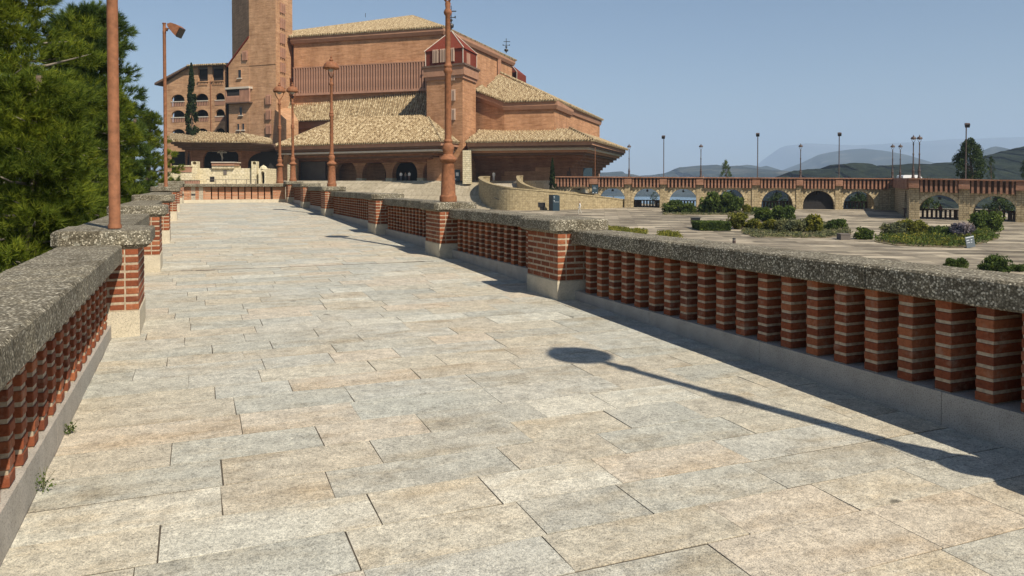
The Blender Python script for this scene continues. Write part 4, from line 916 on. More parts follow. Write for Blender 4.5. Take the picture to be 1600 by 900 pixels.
# lower widened front to the left, with sloped metal roof
dT = (Vector(TB)-Vector(TA)).normalized(); nT = Vector((dT.y,-dT.x)); LA = Vector(TA) + dT*(-5.35) + nT*0.05; TA2 = Vector(TA)+nT*0.05; TB2 = Vector(TB)+nT*0.05-dT*0.02
zsh0, zsh1 = P(391,59,158).z, P(352,103,160).z
fr = [(LA.x,LA.y),(TA2.x,TA2.y),(TB2.x,TB2.y)]; bk = [(TB2-nT*7).to_tuple(), (TA2-nT*8).to_tuple(), (LA-nT*8).to_tuple()]
mb = MB(); vs = [(*fr[0],PZ),(*fr[1],PZ),(*bk[1],PZ),(*bk[2],PZ),(*fr[0],zsh1),(*fr[1],zsh0),(*bk[1],zsh0),(*bk[2],zsh1)]
mb.add(vs, [(0,1,5,4),(1,2,6,5),(2,3,7,6),(3,0,4,7),(4,5,6,7)]); lw = TW.part('shoulder_wall', mb, M['cbrick2'])
mb = MB(); up = Vector((0,0,0.18)); lift = 0.1
f0, f1, b1_, b0_ = Vector((*(LA+nT*0.25-dT*0.3),zsh1-0.1)), Vector((*(TA2+nT*0.25),zsh0+lift)), Vector((*bk[1],zsh0+lift)), Vector((*(Vector(bk[2])-dT*0.3),zsh1-0.1))
mb.slab([f0+up,f1+up,b1_+up,b0_+up], 0.3); TW.part('shoulder_roof', mb, M['redmetal'], lw)
mb = MB(); c = TB2; mb.prism([(LA.x-0.02,LA.y-0.02),((TB2+nT*0.06).x,(TB2+nT*0.06).y),((TB2-nT*.3).x,(TB2-nT*.3).y),((LA-nT*.3).x,(LA-nT*.3).y)], P(400,102,158).z-0.12, P(400,102,158).z+0.12)
TW.part('string_course', mb, M['cbrick2'], lw)
for (v0, v1) in ((21,6),(45,29.5),(68.5,53),(91,75.5),(113.5,98.5),(137,121)): slatted_window(TW, TB, TC, 442, P(442,v0,158).z, P(442,v1,158).z, 1.7, tb, 2, dark='cdark', fr='slat')
FA, FB = (LA.x,LA.y), (TB2.x,TB2.y)
slatted_window(TW, FA, FB, 385, P(385,94,158).z, P(385,79,158).z, 1.15, lw, 3, dark='dark')
def plain_window(T, A, B, u, z0, z1, wdt, parent):
    A, B = Vector((A[0],A[1],0)), Vector((B[0],B[1],0)); d = (B-A).normalized(); nm = Vector((d.y,-d.x,0)); c = A + d*s_at(u, A, d)
    def bx(a, b2, f0, f1, za, zb2):
        mb = MB(); mb.prism([tuple((c+d*a+nm*f1)[:2]), tuple((c+d*b2+nm*f1)[:2]), tuple((c+d*b2-nm*f0)[:2]), tuple((c+d*a-nm*f0)[:2])], za, zb2); return mb
    w_ = T.part('window', bx(-wdt/2, wdt/2, 0.3, 0.06, z0, z1), M['glass'], parent)
    for a, b2 in ((-wdt/2-0.14,-wdt/2),(wdt/2,wdt/2+0.14)): T.part('frame', bx(a, b2, 0.2, 0.12, z0, z1), M['cbrick2'], w_)
    T.part('frame', bx(-wdt/2-0.14, wdt/2+0.14, 0.2, 0.12, z1, z1+0.12), M['cbrick2'], w_)
    T.part('sill', bx(-wdt/2-0.2, wdt/2+0.2, 0.1, 0.3, z0-0.22, z0), M['white'], w_)
for (u, v0, v1, wd) in ((376,122,109.5,0.75),(377.5,180,168,0.7),(373.3,203,193.5,0.55),(381,203,193.5,0.55)): plain_window(TW, FA, FB, u, P(u,v0,159).z, P(u,v1,159).z, wd, lw)
for (v0, v1) in ((164,149),(187.5,172),(210,195)): slatted_window(TW, FA, FB, 421, P(421,v0,157).z, P(421,v1,157).z, 1.15, lw, 3, dark='cdark')
# slatted balcony
A3 = Vector((*FA,0)); d3 = Vector((dT.x,dT.y,0)); n3 = Vector((nT.x,nT.y,0)); s0, s1 = 0.05, s_at(395.5, A3, d3); zb1, zb2, zbt = P(375,162,159).z, P(375,150.5,159).z, P(375,140,159).z
def bx3(s0, s1, f0, f1, za, zb_): 
    mb = MB(); mb.prism([tuple((A3+d3*a+n3*f)[:2]) for a, f in ((s0,f1),(s1,f1),(s1,f0),(s0,f0))], za, zb_); return mb
bal = TW.part('balcony', bx3(s0, s1, -0.2, 1.0, zb1, zb1+0.25), M['cdark'], lw)
TW.part('lintel', bx3(s0, s1, -0.2, 1.15, zbt, zbt+0.4), M['white'], bal)
TW.part('opening', bx3(s_at(361,A3,d3), s_at(380,A3,d3), -0.2, 0.85, zb2, zbt), M['dark'], bal)
for k in range(19):
    a = s0 + (s1-s0-0.12)*k/18; u_in = s_at(360,A3,d3) < a < s_at(380.5,A3,d3)
    TW.part('slat', bx3(a, a+0.16, 0.7, 1.02, zb1+0.2, zb2 if u_in else zbt), M['slat'], bal)

# --- residence left of the tower, with arched galleries
RS = CThing('residence_building', (XU(300,172), 172, PZ), 'brick building with three storeys of arched galleries left of the tower', 'building')
ra, rb = Vector((XU(259,174),174,0)), Vector((XU(353,170),170,0)); dr = (rb-ra).normalized(); nr = Vector((dr.y,-dr.x,0)); LR = (rb-ra).length
zr_ = lambda v: P(310,v,171.5).z
sg = s_at(300.5, ra, dr)
def topz(s): return zr_(130) + (zr_(103)-zr_(130))*min(1, s/sg)
rows_ = [(165,158,147.5),(190,182.5,172.5),(217,211,202)]
mb = MB(); rects = []
cols_ = [(268.5,289.5),(306,326.5),(337,352.5)]
# three gallery storeys stacked
zprev = PZ
for j, (vs_, vsp, vt) in enumerate(reversed(rows_)):
    zs_, zsp_, ztp = zr_(vs_), zr_(vsp)+0.3, zr_(vt)+0.2; znext = (zr_(rows_[1][0])-0.35, zr_(rows_[0][0])-0.35, zr_(131))[j]
    o_ = [(s_at(a, ra, dr), min(LR-0.1, s_at(b2, ra, dr)), zs_, zsp_, ztp-zsp_) for a, b2 in cols_]
    wall_arches(mb, (ra.x,ra.y), (rb.x,rb.y), zprev, znext, 0.5, o_); zprev = znext
g = RS.part('gallery_wall', mb, M['cbrick2'])
# gable end (lit, left) and recessed loggia at the top
mb = MB(); q = [ra, ra+dr*sg, ra+dr*sg-nr*0.5, ra-nr*0.5]; mb.prism([(p.x,p.y) for p in q], zprev, [zr_(127.5), zr_(102), zr_(102), zr_(127.5)]); RS.part('gable_wall', mb, M['cbrick2'])
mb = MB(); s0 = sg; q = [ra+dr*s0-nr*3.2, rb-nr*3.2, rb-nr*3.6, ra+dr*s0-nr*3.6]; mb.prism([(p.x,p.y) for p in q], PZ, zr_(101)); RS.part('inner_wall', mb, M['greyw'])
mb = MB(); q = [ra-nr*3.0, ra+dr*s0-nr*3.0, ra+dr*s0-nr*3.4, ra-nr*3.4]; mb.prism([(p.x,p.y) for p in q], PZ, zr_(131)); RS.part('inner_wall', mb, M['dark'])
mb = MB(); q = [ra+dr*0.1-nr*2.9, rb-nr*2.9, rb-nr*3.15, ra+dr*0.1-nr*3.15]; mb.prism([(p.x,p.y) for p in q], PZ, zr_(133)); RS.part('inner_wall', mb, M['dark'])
mb = MB()
for (a, b2) in ((300.5,311),(326,333),(350.5,353)):
    s0, s1 = s_at(a, ra, dr), min(LR, s_at(b2, ra, dr)); q = [ra+dr*s0, ra+dr*s1, ra+dr*s1-nr*0.6, ra+dr*s0-nr*0.6]; mb.prism([(p.x,p.y) for p in q], zprev, zr_(103))
RS.part('loggia_pier', mb, M['cbrick2'])
for (a, b2) in ((311,326),(333,350.5)):
    s0, s1 = s_at(a, ra, dr), s_at(b2, ra, dr); q = [ra+dr*s0-nr*0.5, ra+dr*s1-nr*0.5, ra+dr*s1-nr*0.8, ra+dr*s0-nr*0.8]; mb = MB(); mb.prism([(p.x,p.y) for p in q], zr_(127), zr_(108)); lo = RS.part('opening', mb, M['dark'])
    mb = MB(); q = [ra+dr*(s0-.1)+nr*0.3, ra+dr*(s1+.1)+nr*0.3, ra+dr*(s1+.1)-nr*0.2, ra+dr*(s0-.1)-nr*0.2]; mb.prism([(p.x,p.y) for p in q], zr_(128.5), zr_(127)); 
    for k in range(7):
        p = ra+dr*(s0+(s1-s0)*(k+.5)/7)+nr*0.12; mb.box(p.x-.07,p.x+.07,p.y-.07,p.y+.07,zr_(133.5),zr_(128.5))
    RS.part('balustrade', mb, M['cbrick2'])
    mb = MB(); q = [ra+dr*s0, ra+dr*s1, ra+dr*s1-nr*0.6, ra+dr*s0-nr*0.6]; mb.prism([(p.x,p.y) for p in q], zr_(108), zr_(102.5)); RS.part('lintel', mb, M['greyw'])
bmeB = MB(); bmeB.box(-0.09,0.09,-0.09,0.09,0,0.95); bme = bmeB.mesh('baluster', M['slat'])
for j, (vs_, vsp, vt) in enumerate(rows_):
    for a, b2 in cols_:
        s0, s1 = s_at(a, ra, dr), min(LR-0.15, s_at(b2, ra, dr)); z0 = zr_(vs_)
        q = [ra+dr*s0+nr*0.15, ra+dr*s1+nr*0.15, ra+dr*s1-nr*0.2, ra+dr*s0-nr*0.2]; mb = MB(); mb.prism([(p.x,p.y) for p in q], z0+0.95, z0+1.15); hr = RS.part('handrail', mb, M['white'])
        for k in range(8):
            p = ra+dr*(s0+(s1-s0)*(k+.5)/8); p.z = z0; link('baluster', bme, hr, p-RS.org, math.atan2(dr.y,dr.x))
p = ra+dr*s_at(330.5,ra,dr)+nr*0.08; mb = MB(); mb.box(p.x-.06,p.x+.06,p.y-.06,p.y+.06,PZ,zr_(127)); RS.part('drain_pipe', mb, M['lamp'])
# roofs: sloping eave on the left gable and tiles on top
mb = MB(); a0 = ra-dr*2.0; a1 = ra+dr*sg; pr = [(a0,zr_(131)),(a1,zr_(103.5)),(a1,zr_(101)),(a0,zr_(127.5))]
mb.add([Vector((p.x,p.y,z))+nr*0.9 for p, z in pr]+[Vector((p.x,p.y,z))-nr*6 for p, z in pr], [(0,1,2,3),(7,6,5,4)]+[(i,4+i,4+(i+1) % 4,(i+1) % 4) for i in range(4)]); RS.part('gable_eave', mb, M['cdark'])
e0, e1 = ra+dr*(sg-0.5)+nr*1.0, rb+dr*0.6+nr*1.0; e0.z = e1.z = zr_(103); t0 = ra+dr*(sg+3.0)-nr*7; t1 = rb+dr*0.6-nr*7; t0.z = zr_(96); t1.z = zr_(90.5)
roof(RS, 'roof', [e0,e1,t1,t0], 0, 1, rib=0.5)
mb = MB(); q = [e0,e1,e1-nr*7,e0-nr*7]; mb.prism([(p.x,p.y) for p in q], zr_(104.5), zr_(103.2)); RS.part('soffit', mb, M['cdark'])
mb = MB(); q = [ra-nr*3.7, rb-nr*3.7, rb-nr*9, ra-nr*9]; mb.prism([(p.x,p.y) for p in q], PZ, [zr_(130),zr_(103),zr_(103),zr_(130)]); RS.part('rear_wall', mb, M['cbrick2'])

# --- outdoor altar porch in front of the tower
AP = CThing('altar_porch', (XU(345,143), 143, PZ-1), 'low tiled porch with wide arches over a pale stone altar wall', 'porch')
zA = P(345,221,141).z; a0, a1, a2, a3 = Pz(262,219,zA), Pz(300,220.5,zA), Pz(392,221,zA), Pz(425,223.5,zA)
zAt = zA + 2.0
tops = [Pz(268,209,zAt), Pz(312,210,zAt), Pz(377,208.5,zAt), Vector((a3.x-1.5,a3.y+5,zAt))]
for i, (p, q, r_, s_) in enumerate(((a0,a1,tops[1],tops[0]),(a1,a2,tops[2],tops[1]),(a2,a3,tops[3],tops[2]))): roof(AP, 'roof', [p,q,r_,s_], 0, 1)
plan = [(p.x,p.y+0.3) for p in (a0,a1,a2,a3)] + [(a3.x,a3.y+9),(a0.x,a0.y+9)]
z = zA-0.05
for i, (dz, ins) in enumerate(((0.35,0.0),(0.25,0.6),(0.25,1.5),(0.25,2.6),(0.3,3.8))):
    mb = MB(); mb.prism(inset(plan, [ins if k < 3 else 0.02+0.01*i for k in range(6)]), z-dz, z); z -= dz; AP.part('corbel', mb, M['cdark'])
pw = inset(plan, [5.0,5.0,5.0,.2,.2,.2]); A4, B4 = Vector((*pw[1],0)), Vector((*pw[2],0)); d4 = (B4-A4).normalized(); n4 = Vector((d4.y,-d4.x,0)); Lw = (B4-A4).length
s0, s1 = s_at(317,A4,d4), s_at(377,A4,d4); mb = MB(); wall_arches(mb, tuple(A4[:2]), tuple(B4[:2]), PZ-1.5, z+0.05, 0.8, [(max(.3,s0),min(Lw-.3,s1),None,P(345,252,146).z,3.0)]); AP.part('arched_wall', mb, M['dbrick'])
for (p, q) in ((pw[0],pw[1]),(pw[2],pw[3])):
    Lx = (Vector(q)-Vector(p)).length; mb = MB(); wall_arches(mb, p, q, PZ-1.5, z+0.05, 0.8, [(Lx*0.12,Lx*0.8,None,P(345,256,146).z,2.4)]); AP.part('arched_wall', mb, M['dbrick'])
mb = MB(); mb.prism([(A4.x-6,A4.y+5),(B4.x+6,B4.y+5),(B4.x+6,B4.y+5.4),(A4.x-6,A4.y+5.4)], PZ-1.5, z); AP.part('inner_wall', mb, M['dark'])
p = P(347,242,146); mb = MB(); mb.box(p.x-.06,p.x+.06,p.y-.06,p.y+.06,p.z-1.1,p.z+1.0); mb.box(p.x-.9,p.x+.9,p.y-.05,p.y+.05,p.z+.35,p.z+.5); mb.tube([p+Vector((-.8,0,.5)),p+Vector((0,0,.9)),p+Vector((.8,0,.5))],0.05,6); mb.tube([p+Vector((-.3,0,.3)),p+Vector((0,-.1,-.2)),p+Vector((.1,0,-.7))],0.14,6); AP.part('crucifix', mb, M['white'])
# altar wall terrace
AW = CThing('altar_terrace', (XU(350,134), 134, -2), 'pale limestone altar terrace with a small niche below the porch', 'terrace')
def face_box(u0, u1, v0, v1, y, th):
    a, b2 = P(u0,v1,y), P(u1,v0,y); mb = MB(); mb.box(a.x,b2.x,y,y+th,a.z,b2.z); return mb
AW.part('terrace_wall', face_box(290,418,263,312,134,5), M['pale'])
AW.part('altar_block', face_box(331,365,258.5,263.2,133.6,3.5), M['pale']); AW.part('altar_table', face_box(330.5,366,254,258.6,133.4,2.6), M['ctrim'])
AW.part('altar_top', face_box(329.5,367,252.8,254.2,133.2,3.0), M['white'])
AW.part('opening', face_box(328,335,276,284,133.96,0.3), M['dark']); AW.part('emblem', face_box(349,354,266,273,133.9,0.3), M['greyw'])
mb = MB(); 
for (u0, u1) in ((299,308),(393,401)):
    a, b2 = P(u0,280,133.3), P(u1,252,133.3); wall_arches(mb, (a.x,a.y), (b2.x,b2.y), a.z-1, b2.z, 1.2, [((b2.x-a.x)*0.22,(b2.x-a.x)*0.85,P(u0,257,133.3).z,P(u0,254.5,133.3).z,0.25)])
AW.part('lantern_pier', mb, M['pale'])
a, b2 = P(404,287,132.5), P(416,264,132.5); mb = MB(); wall_arches(mb, (a.x,a.y), (b2.x,b2.y), a.z-1, b2.z, 1.2, [((b2.x-a.x)*0.3,(b2.x-a.x)*0.75,a.z,P(404,272,132.5).z,0.5)]); mb.lathe([(0.75,0),(0.55,0.35),(0.2,0.6),(0.05,0.7)], ((a.x+b2.x)/2,a.y+0.6,b2.z), 8); AW.part('niche', mb, M['pale'])
AW.part('opening', face_box(407,413,270,286,133.4,0.3), M['dark'])
AW.part('side_wall', face_box(262,300,270,284,131,2), M['pale'])
mb = MB(); 
for k in range(14):
    a = P(272+k*2.0,268,133.0); mb.box(a.x-.07,a.x+.07,a.y,a.y+.25,P(272,269,133).z,P(272,260,133).z)
AW.part('railing', mb, M['slat'], kind='stuff')
AW.part('handrail', face_box(270,300,258.3,260.2,132.9,0.5), M['pale'])
mb = MB()
for k in range(24):
    a = P(248+k*2.7,284,125.0); mb.box(a.x-.1,a.x+.1,a.y,a.y+.3,P(272,289.5,125).z-1.0,P(272,281.5,125).z)
AW.part('railing', mb, M['slat'], kind='stuff')
AW.part('handrail', face_box(246,316,279.8,281.6,124.9,0.5), M['pale'])
mb = MB()
for u in (337,353,369,385,399): a = P(u,280,127); mb.box(a.x-.04,a.x+.04,a.y,a.y+.08,a.z-1.2,a.z)
a, b2 = P(322,281,127), P(404,279.5,127); mb.box(a.x,b2.x,127,127.06,a.z,a.z+.06); AW.part('wire_fence', mb, M['greyw'])

# ================================================================== STAIRS, PLATFORM, RAMP
ST = CThing('staircase', (XU(650,126), 126, 0), 'broad pale stone staircase climbing to the church porch', 'staircase')
nst = 28; y0, z0, y1, z1 = 114.5, esp_z(114.5), 141.0, PZ
SX = -62
for i in range(nst):
    ya = y0 + (y1-y0)*i/nst; za = z0 + (z1-z0)*i/nst; zb_ = z0 + (z1-z0)*(i+1)/nst; yb = y0 + (y1-y0)*(i+1)/nst
    xr = XU(780 - 26*min(1, i/16), ya) + (0.6 if i > 16 else 0)
    mb = MB(); mb.box(SX + rr.uniform(-.02,.02), xr, ya, yb+0.35, za-0.6, zb_+rr.uniform(-.004,.004)); ST.part('step', mb, M['step'])
mb = MB(); mb.prism([(SX,y1+0.1),(XU(755,y1),y1+0.1),(XU(812,136),136),(XU(862,128),128),(12,150),(20,200),(-62,200)], -3.5, PZ-0.02); cobj('platform', mb, M['step'], (-10,150,0), kind='structure')
def curved_wall(T, name, path, zb_, th, m, capm=None):
    pts = [P(u,v,y) for u, v, y in path]; fine = []
    for i in range(len(pts)-1):                   # Catmull-Rom through the points
        p0, p1, p2, p3 = pts[max(0,i-1)], pts[i], pts[i+1], pts[min(len(pts)-1,i+2)]
        for k in range(6):
            t = k/6; fine.append(0.5*((2*p1)+(p2-p0)*t+(2*p0-5*p1+4*p2-p3)*t*t+(3*p1-p0-3*p2+p3)*t**3))
    fine.append(pts[-1]); n = len(fine); mb = MB(); cp = MB()
    for i, p in enumerate(fine):
        d = fine[min(n-1,i+1)]-fine[max(0,i-1)]; d.z = 0; d.normalize(); nm = Vector((d.y,-d.x,0))*th/2
        for q in (p+nm, p-nm): mb.v += [(q.x,q.y,zb_(q)), (q.x,q.y,p.z)]
        for q in (p+nm*1.25, p-nm*1.25): cp.v += [(q.x,q.y,p.z+0.01), (q.x,q.y,p.z+0.19)]
    for i in range(n-1):
        a, b2 = i*4, i*4+4
        for X_ in (mb, cp): X_.f += [(a,b2,b2+1,a+1),(a+2,a+3,b2+3,b2+2),(a+1,b2+1,b2+3,a+3),(a,a+2,b2+2,b2)]
    for X_ in (mb, cp): X_.f += [(0,1,3,2),(n*4-4,n*4-2,n*4-1,n*4-3)]
    o = T.part(name, mb, m)
    # continuous block coursing along the curve
    me = o.data; ul = me.uv_layers[0]; acc = [0]
    for i in range(1, n): acc.append(acc[-1]+(fine[i]-fine[i-1]).length)
    for p in me.polygons:
        if abs(p.normal.z) < 0.7:
            for li in p.loop_indices:
                vi = me.loops[li].vertex_index; ul.data[li].uv = (acc[vi//4], me.vertices[vi].co.z)
    T.part('coping', cp, capm or m, o); return fine
RW = CThing('curved_ramp', (XU(860,114), 114, esp_z(114)), 'curved ramp with a golden stone wall sweeping up to the porch', 'ramp')
path1 = [(976,313.5,121),(950,310,118.5),(915,306,116),(880,302,114),(845,299,112.6),(815,296.5,112),(790,293.5,112.5),(770,289.5,115),(757,284,119.5),(751,279.5,126),(752.5,277.5,131),(757,276.8,135),(763,277,137)]
f1 = curved_wall(RW, 'outer_wall', path1, lambda q: esp_z(q.y)-0.3, 0.6, M['ramp'])
path2 = [(926,304.5,125),(900,302.2,122),(870,299.5,119.5),(848,297,118.5),(830,293.5,119),(817,288,121.5),(811,282,125.5),(809.5,277.5,130),(811,276,133),(815,276,134.5)]
f2 = curved_wall(RW, 'inner_wall', path2, lambda q: esp_z(q.y)-0.3, 0.5, M['ramp'])
mb = MB(); n = 24
for i in range(n+1):
    a, b2 = f1[int((len(f1)-1)*i/n)], f2[int((len(f2)-1)*i/n)]; z = min(PZ, a.z-1.1); mb.v += [(a.x,a.y,z),(b2.x,b2.y,z)]
for i in range(n): mb.f.append((2*i,2*i+2,2*i+3,2*i+1))
RW.part('ramp_floor', mb, M['step'])
mb = MB(); mb.tube([P(751.5,293,125.4), P(757,297.5,119.0), P(764,303,116.2), P(774,309.5,113.6), P(779,312,112.6)], 0.05, 6); RW.part('handrail', mb, M['iron'])
# ================================================================== ARCADE
def arcade(name, label, A, B, zA0, zB0, zA1, zB1, arches, piers, thick, depth, closed=()):
    """A,B plan ends of the front face (left to right); z*0 ground, z*1 parapet top; arches (u0,u1,vtop); piers: picture columns"""
    A, B = Vector((A[0],A[1],0)), Vector((B[0],B[1],0)); d = (B-A).normalized(); nm = Vector((d.y,-d.x,0)); Ln = (B-A).length
    T = CThing(name, ((A+B)/2)+Vector((0,0,zA0)), label, 'arcade'); g = lambda s: zA0+(zB0-zA0)*s/Ln; tp = lambda s: zA1+(zB1-zA1)*s/Ln
    ph = 1.62                                    # height of the brick band on top
    at = lambda s, f, z: A + d*s + nm*f + Vector((0,0,z)); ang = math.atan2(d.y, d.x)
    def bx(mb, s0, s1, f0, f1, za, zb_):         # za, zb_ functions of s
        for lst in ([at(s0,f1,za(s0)),at(s1,f1,za(s1)),at(s1,f1,zb_(s1)),at(s0,f1,zb_(s0))],): pass
        vs = [at(s,f,zf(s)) for zf in (za,zb_) for (s,f) in ((s0,f1),(s1,f1),(s1,f0),(s0,f0))]
        mb.add(vs, [(0,3,2,1),(4,5,6,7),(0,1,5,4),(1,2,6,5),(2,3,7,6),(3,0,4,7)]); return mb
    ops = []
    for (u0, u1, vt) in arches:
        s0, s1 = max(0.2, s_at(u0,A,d)), min(Ln-0.2, s_at(u1,A,d)); sm = (s0+s1)/2; top = P((u0+u1)/2, vt, at(sm,0,0).y).z; r = (s1-s0)/2; ops.append((s0,s1,None,top-r*0.98,r*0.98))
    mb = MB(); wall_arches(mb, A[:2], B[:2], lambda s: g(s)-0.4, lambda s: tp(s)-ph+0.3, thick, ops, N=16); wl_ = T.part('wall', mb, M['stone'])
    for (s0,s1,_n,spr,rise) in ops:              # arch rings of separate stones, slightly proud
        mb = MB(); c = (s0+s1)/2; r = (s1-s0)/2; nv_ = 17
        for k in range(nv_):
            a0, a1 = math.pi*(k+.06)/nv_, math.pi*(k+.94)/nv_; ro = r + 0.42 + random.uniform(-.05,.07)
            vs = [at(c+rd*math.cos(a), f, spr+rd*math.sin(a)) for f in (0.07,-0.05) for (rd,a) in ((r-0.0,a0),(ro,a0),(ro,a1),(r-0.0,a1))]
            mb.add(vs, [(0,1,2,3),(7,6,5,4),(0,4,5,1),(1,5,6,2),(2,6,7,3),(3,7,4,0)])
        T.part('arch_ring', mb, M['vous'], wl_)
    # piers: stone below, brick head above
    for (u0, u1) in piers:
        s0, s1 = max(0,s_at(u0,A,d)), min(Ln,s_at(u1,A,d))
        if s1 - s0 < 0.3: continue
        po = T.part('pier', bx(MB(), s0, s1, -0.3, 0.13, lambda s: g(s)-0.4, lambda s: tp(s)-ph*0.72), M['stone'])
        T.part('pier_head', bx(MB(), s0-0.02, s1+0.02, -0.3, 0.55, lambda s: tp(s)-ph*0.72, lambda s: tp(s)-0.12), M['abrick'], po)
    T.part('coping', bx(MB(), 0, Ln, -0.35, 0.68, lambda s: tp(s)-0.15, tp), M['abrick'])
    T.part('gap_shade_backing', bx(MB(), 0, Ln, -0.25, 0.05, lambda s: tp(s)-ph, lambda s: tp(s)-0.17), M['cdark'])  # dark sheet painting the shade between the balusters
    ed = [0.0]; 
    for (u0,u1) in piers: ed += [max(0,s_at(u0,A,d)), min(Ln,s_at(u1,A,d))]
    ed.append(Ln); mbq = MB(); hb = ph-0.15; mbq.box(-0.12,0.12,-0.2,0.3,-hb/2,hb/2); bm_ = mbq.mesh('baluster', M['abrick'])
    mbq = MB(); mbq.box(-0.11,0.11,-0.2,0.3,-hb/2,hb/2)
    for i in range(0, len(ed)-1, 2):
        s0, s1 = ed[i], ed[i+1]; nb = int((s1-s0)/0.5)
        for k in range(nb):
            s = s0+(s1-s0)*(k+.5)/nb; p = at(s,0.28,tp(s)-0.15-hb/2+0.0); o = link('baluster', bm_, T.o, p-T.org, ang)
    # deck, rear railing and rear posts
    T.part('deck', bx(MB(), 0, Ln, -depth, -0.05, lambda s: tp(s)-ph-0.25, lambda s: tp(s)-ph+0.05), M['step'])
    for (s0,s1,_n,spr,rise) in ops:
        c = (s0+s1)/2
        o = T.part('rear_post', bx(MB(), s1+0.2, s1+1.1, -depth, -depth+0.8, lambda s: g(s)-1, lambda s: tp(s)-ph), M['stone'])
        mb = MB(); bx(mb, s0-2.2, s1+2.2, -depth+0.25, -depth+0.45, lambda s: g(s)+1.0, lambda s: g(s)+1.15)
        for k in range(18):
            ss = s0-2.2+(s1-s0+4.4)*(k+.5)/18; bx(mb, ss-0.12, ss+0.12, -depth+0.22, -depth+0.48, lambda s: g(s)-0.3, lambda s: g(s)+1.02)
        T.part('rear_railing', mb, M['cdark'])
        mb = MB(); q = at(c,-0.5,spr+rise-0.05); mb.lathe([(0.03,0),(0.03,-0.15),(0.16,-0.18),(0.18,-0.4),(0.1,-0.5)][::-1], tuple(q), 8); T.part('lantern', mb, M['iron'])
    for i in closed:
        s0,s1,_n,spr,rise = ops[i]; T.part('gate', bx(MB(), s0-0.1, s1+0.1, -thick+0.1, -thick+0.2, lambda s: g(s)-0.3, lambda s: spr+rise-0.02), M['dark'])
    T.part('floor', bx(MB(), 0, Ln, -depth-0.5, 0.3, lambda s: g(s)-1.2, lambda s: g(s)+0.02), M['step'])
    return T, at, g, tp, A, d
yl0, yl1 = 122.4, 112.0
A5, B5 = (XU(866,yl0),yl0), (XU(1398,yl1),yl1)
zt = lambda u, v, y: P(u,v,y).z
AL = arcade('arcade', 'long stone arcade with brick slatted parapet at the back of the esplanade', A5, B5, esp_z(yl0), esp_z(yl1), zt(866,275.5,yl0), zt(1398,278.5,yl1),
  [(887,921,292),(937,977,293.5),(990,1033,294.3),(1046,1090,295),(1123,1163,295.5),(1190,1239,297),(1255,1304,298),(1318,1367.6,299)],
  [(866,870),(921.5,934),(976,987),(1031,1042),(1088,1099),(1175,1187),(1244,1254),(1305,1316),(1390,1398)], 0.9, 6.0, closed=(6,))
A6, B6 = (XU(1421,91.5),91.5), (XU(1760,80),80)
AR = arcade('arcade', 'nearer arcade block with two wide arches at the right edge', A6, B6, esp_z(91.5), esp_z(80), zt(1421,278,91.5), zt(1760,284.5,80),
  [(1434.5,1502.6,305),(1520.6,1591,306.5),(1612,1685,308)], [(1421,1437),(1499,1516),(1588,1606),(1690,1706)], 1.0, 5.0)
# return wall between the two arcades, in shade
RT = CThing('return_wall', (XU(1410,100), 100, -2.3), 'shaded stone wall with a small arched niche between the two arcades', 'wall')
ra2, rb2 = (B5[0]+0.0,B5[1]), (A6[0],A6[1]); Lr = (Vector(rb2)-Vector(ra2)).length; mb = MB()
wall_arches(mb, ra2, rb2, lambda s: esp_z(112-20.5*s/Lr)-0.4, lambda s: zt(1398,278.5,112)+(zt(1421,278,91.5)-zt(1398,278.5,112))*s/Lr-1.3, 0.8, [(Lr*0.72,Lr*0.86,0.0-1.9,-0.2,1.2)]); RT.part('wall', mb, M['stone'])
mb = MB(); q0, q1 = Vector(ra2), Vector(rb2); dd = (q1-q0).normalized(); nn2 = Vector((dd.y,-dd.x)); h0, h1 = zt(1398,278.5,112), zt(1421,278,91.5)
mb.prism([tuple(q0+nn2*.3),tuple(q1+nn2*.3),tuple(q1-nn2*.9),tuple(q0-nn2*.9)], [h0-1.35,h1-1.35,h1-1.35,h0-1.35], [h0-.01,h1-.01,h1-.01,h0-.01]); RT.part('brick_band', mb, M['abrick'])
mb = MB(); mb.prism([tuple(q1-dd*Lr*0.3-nn2*.5),tuple(q1-dd*Lr*.12-nn2*.5),tuple(q1-dd*Lr*.12-nn2*.8),tuple(q1-dd*Lr*.3-nn2*.8)], -2.0, 1.4); RT.part('niche_back', mb, M['cdark'])
# lamps and poles on the arcade parapet
def on_par(X_, u): T, at, g, tp, A, d = X_; s = s_at(u, A, d); return W(at(s, 0.15, tp(s)))
G2 = 'lamps on the arcade parapet'
for u, X_, lab, sc in ((983,AL,'leftmost small lamp on the arcade parapet beside the porch eave',1.12),(1095,AL,'small lamp on the arcade parapet left of the little tree',1.12),(1250.5,AL,'small lamp on the arcade parapet in front of the blue hill slope',1.12),
                       (1394,AL,'left lamp of the farther lamp pair at the arcade corner',1.10),(1406,AL,'right lamp of the farther lamp pair at the arcade corner',1.10),
                       (1427,AR,'left lamp of the taller lamp pair at the arcade corner',1.12),(1436.5,AR,'right lamp of the taller lamp pair at the arcade corner',1.12)):
    street_lamp(on_par(X_,u), lab, -YAW, sc, True, G2)
for u, X_, lab, sc in ((1037,AL,'slim floodlight pole between the two left lamps of the arcade',1.27),(1183.5,AL,'slim floodlight pole right of the little tree on the arcade',1.33),(1310.5,AL,'slim floodlight pole in front of the rounded blue hill',1.33),(1509,AR,'tallest floodlight pole of the arcade beside the poplar',1.27)):
    flood_pole(on_par(X_,u), lab, -YAW-1.9, sc, True)
p = on_par(AL, 930); o = setp(link('slim_post', MB().lathe([(0.05,0),(0.05,4.6)], n=8).mesh('slim_post', M['lamp']), None, p), 'thin brown post on the arcade in front of the porch corner', 'post')

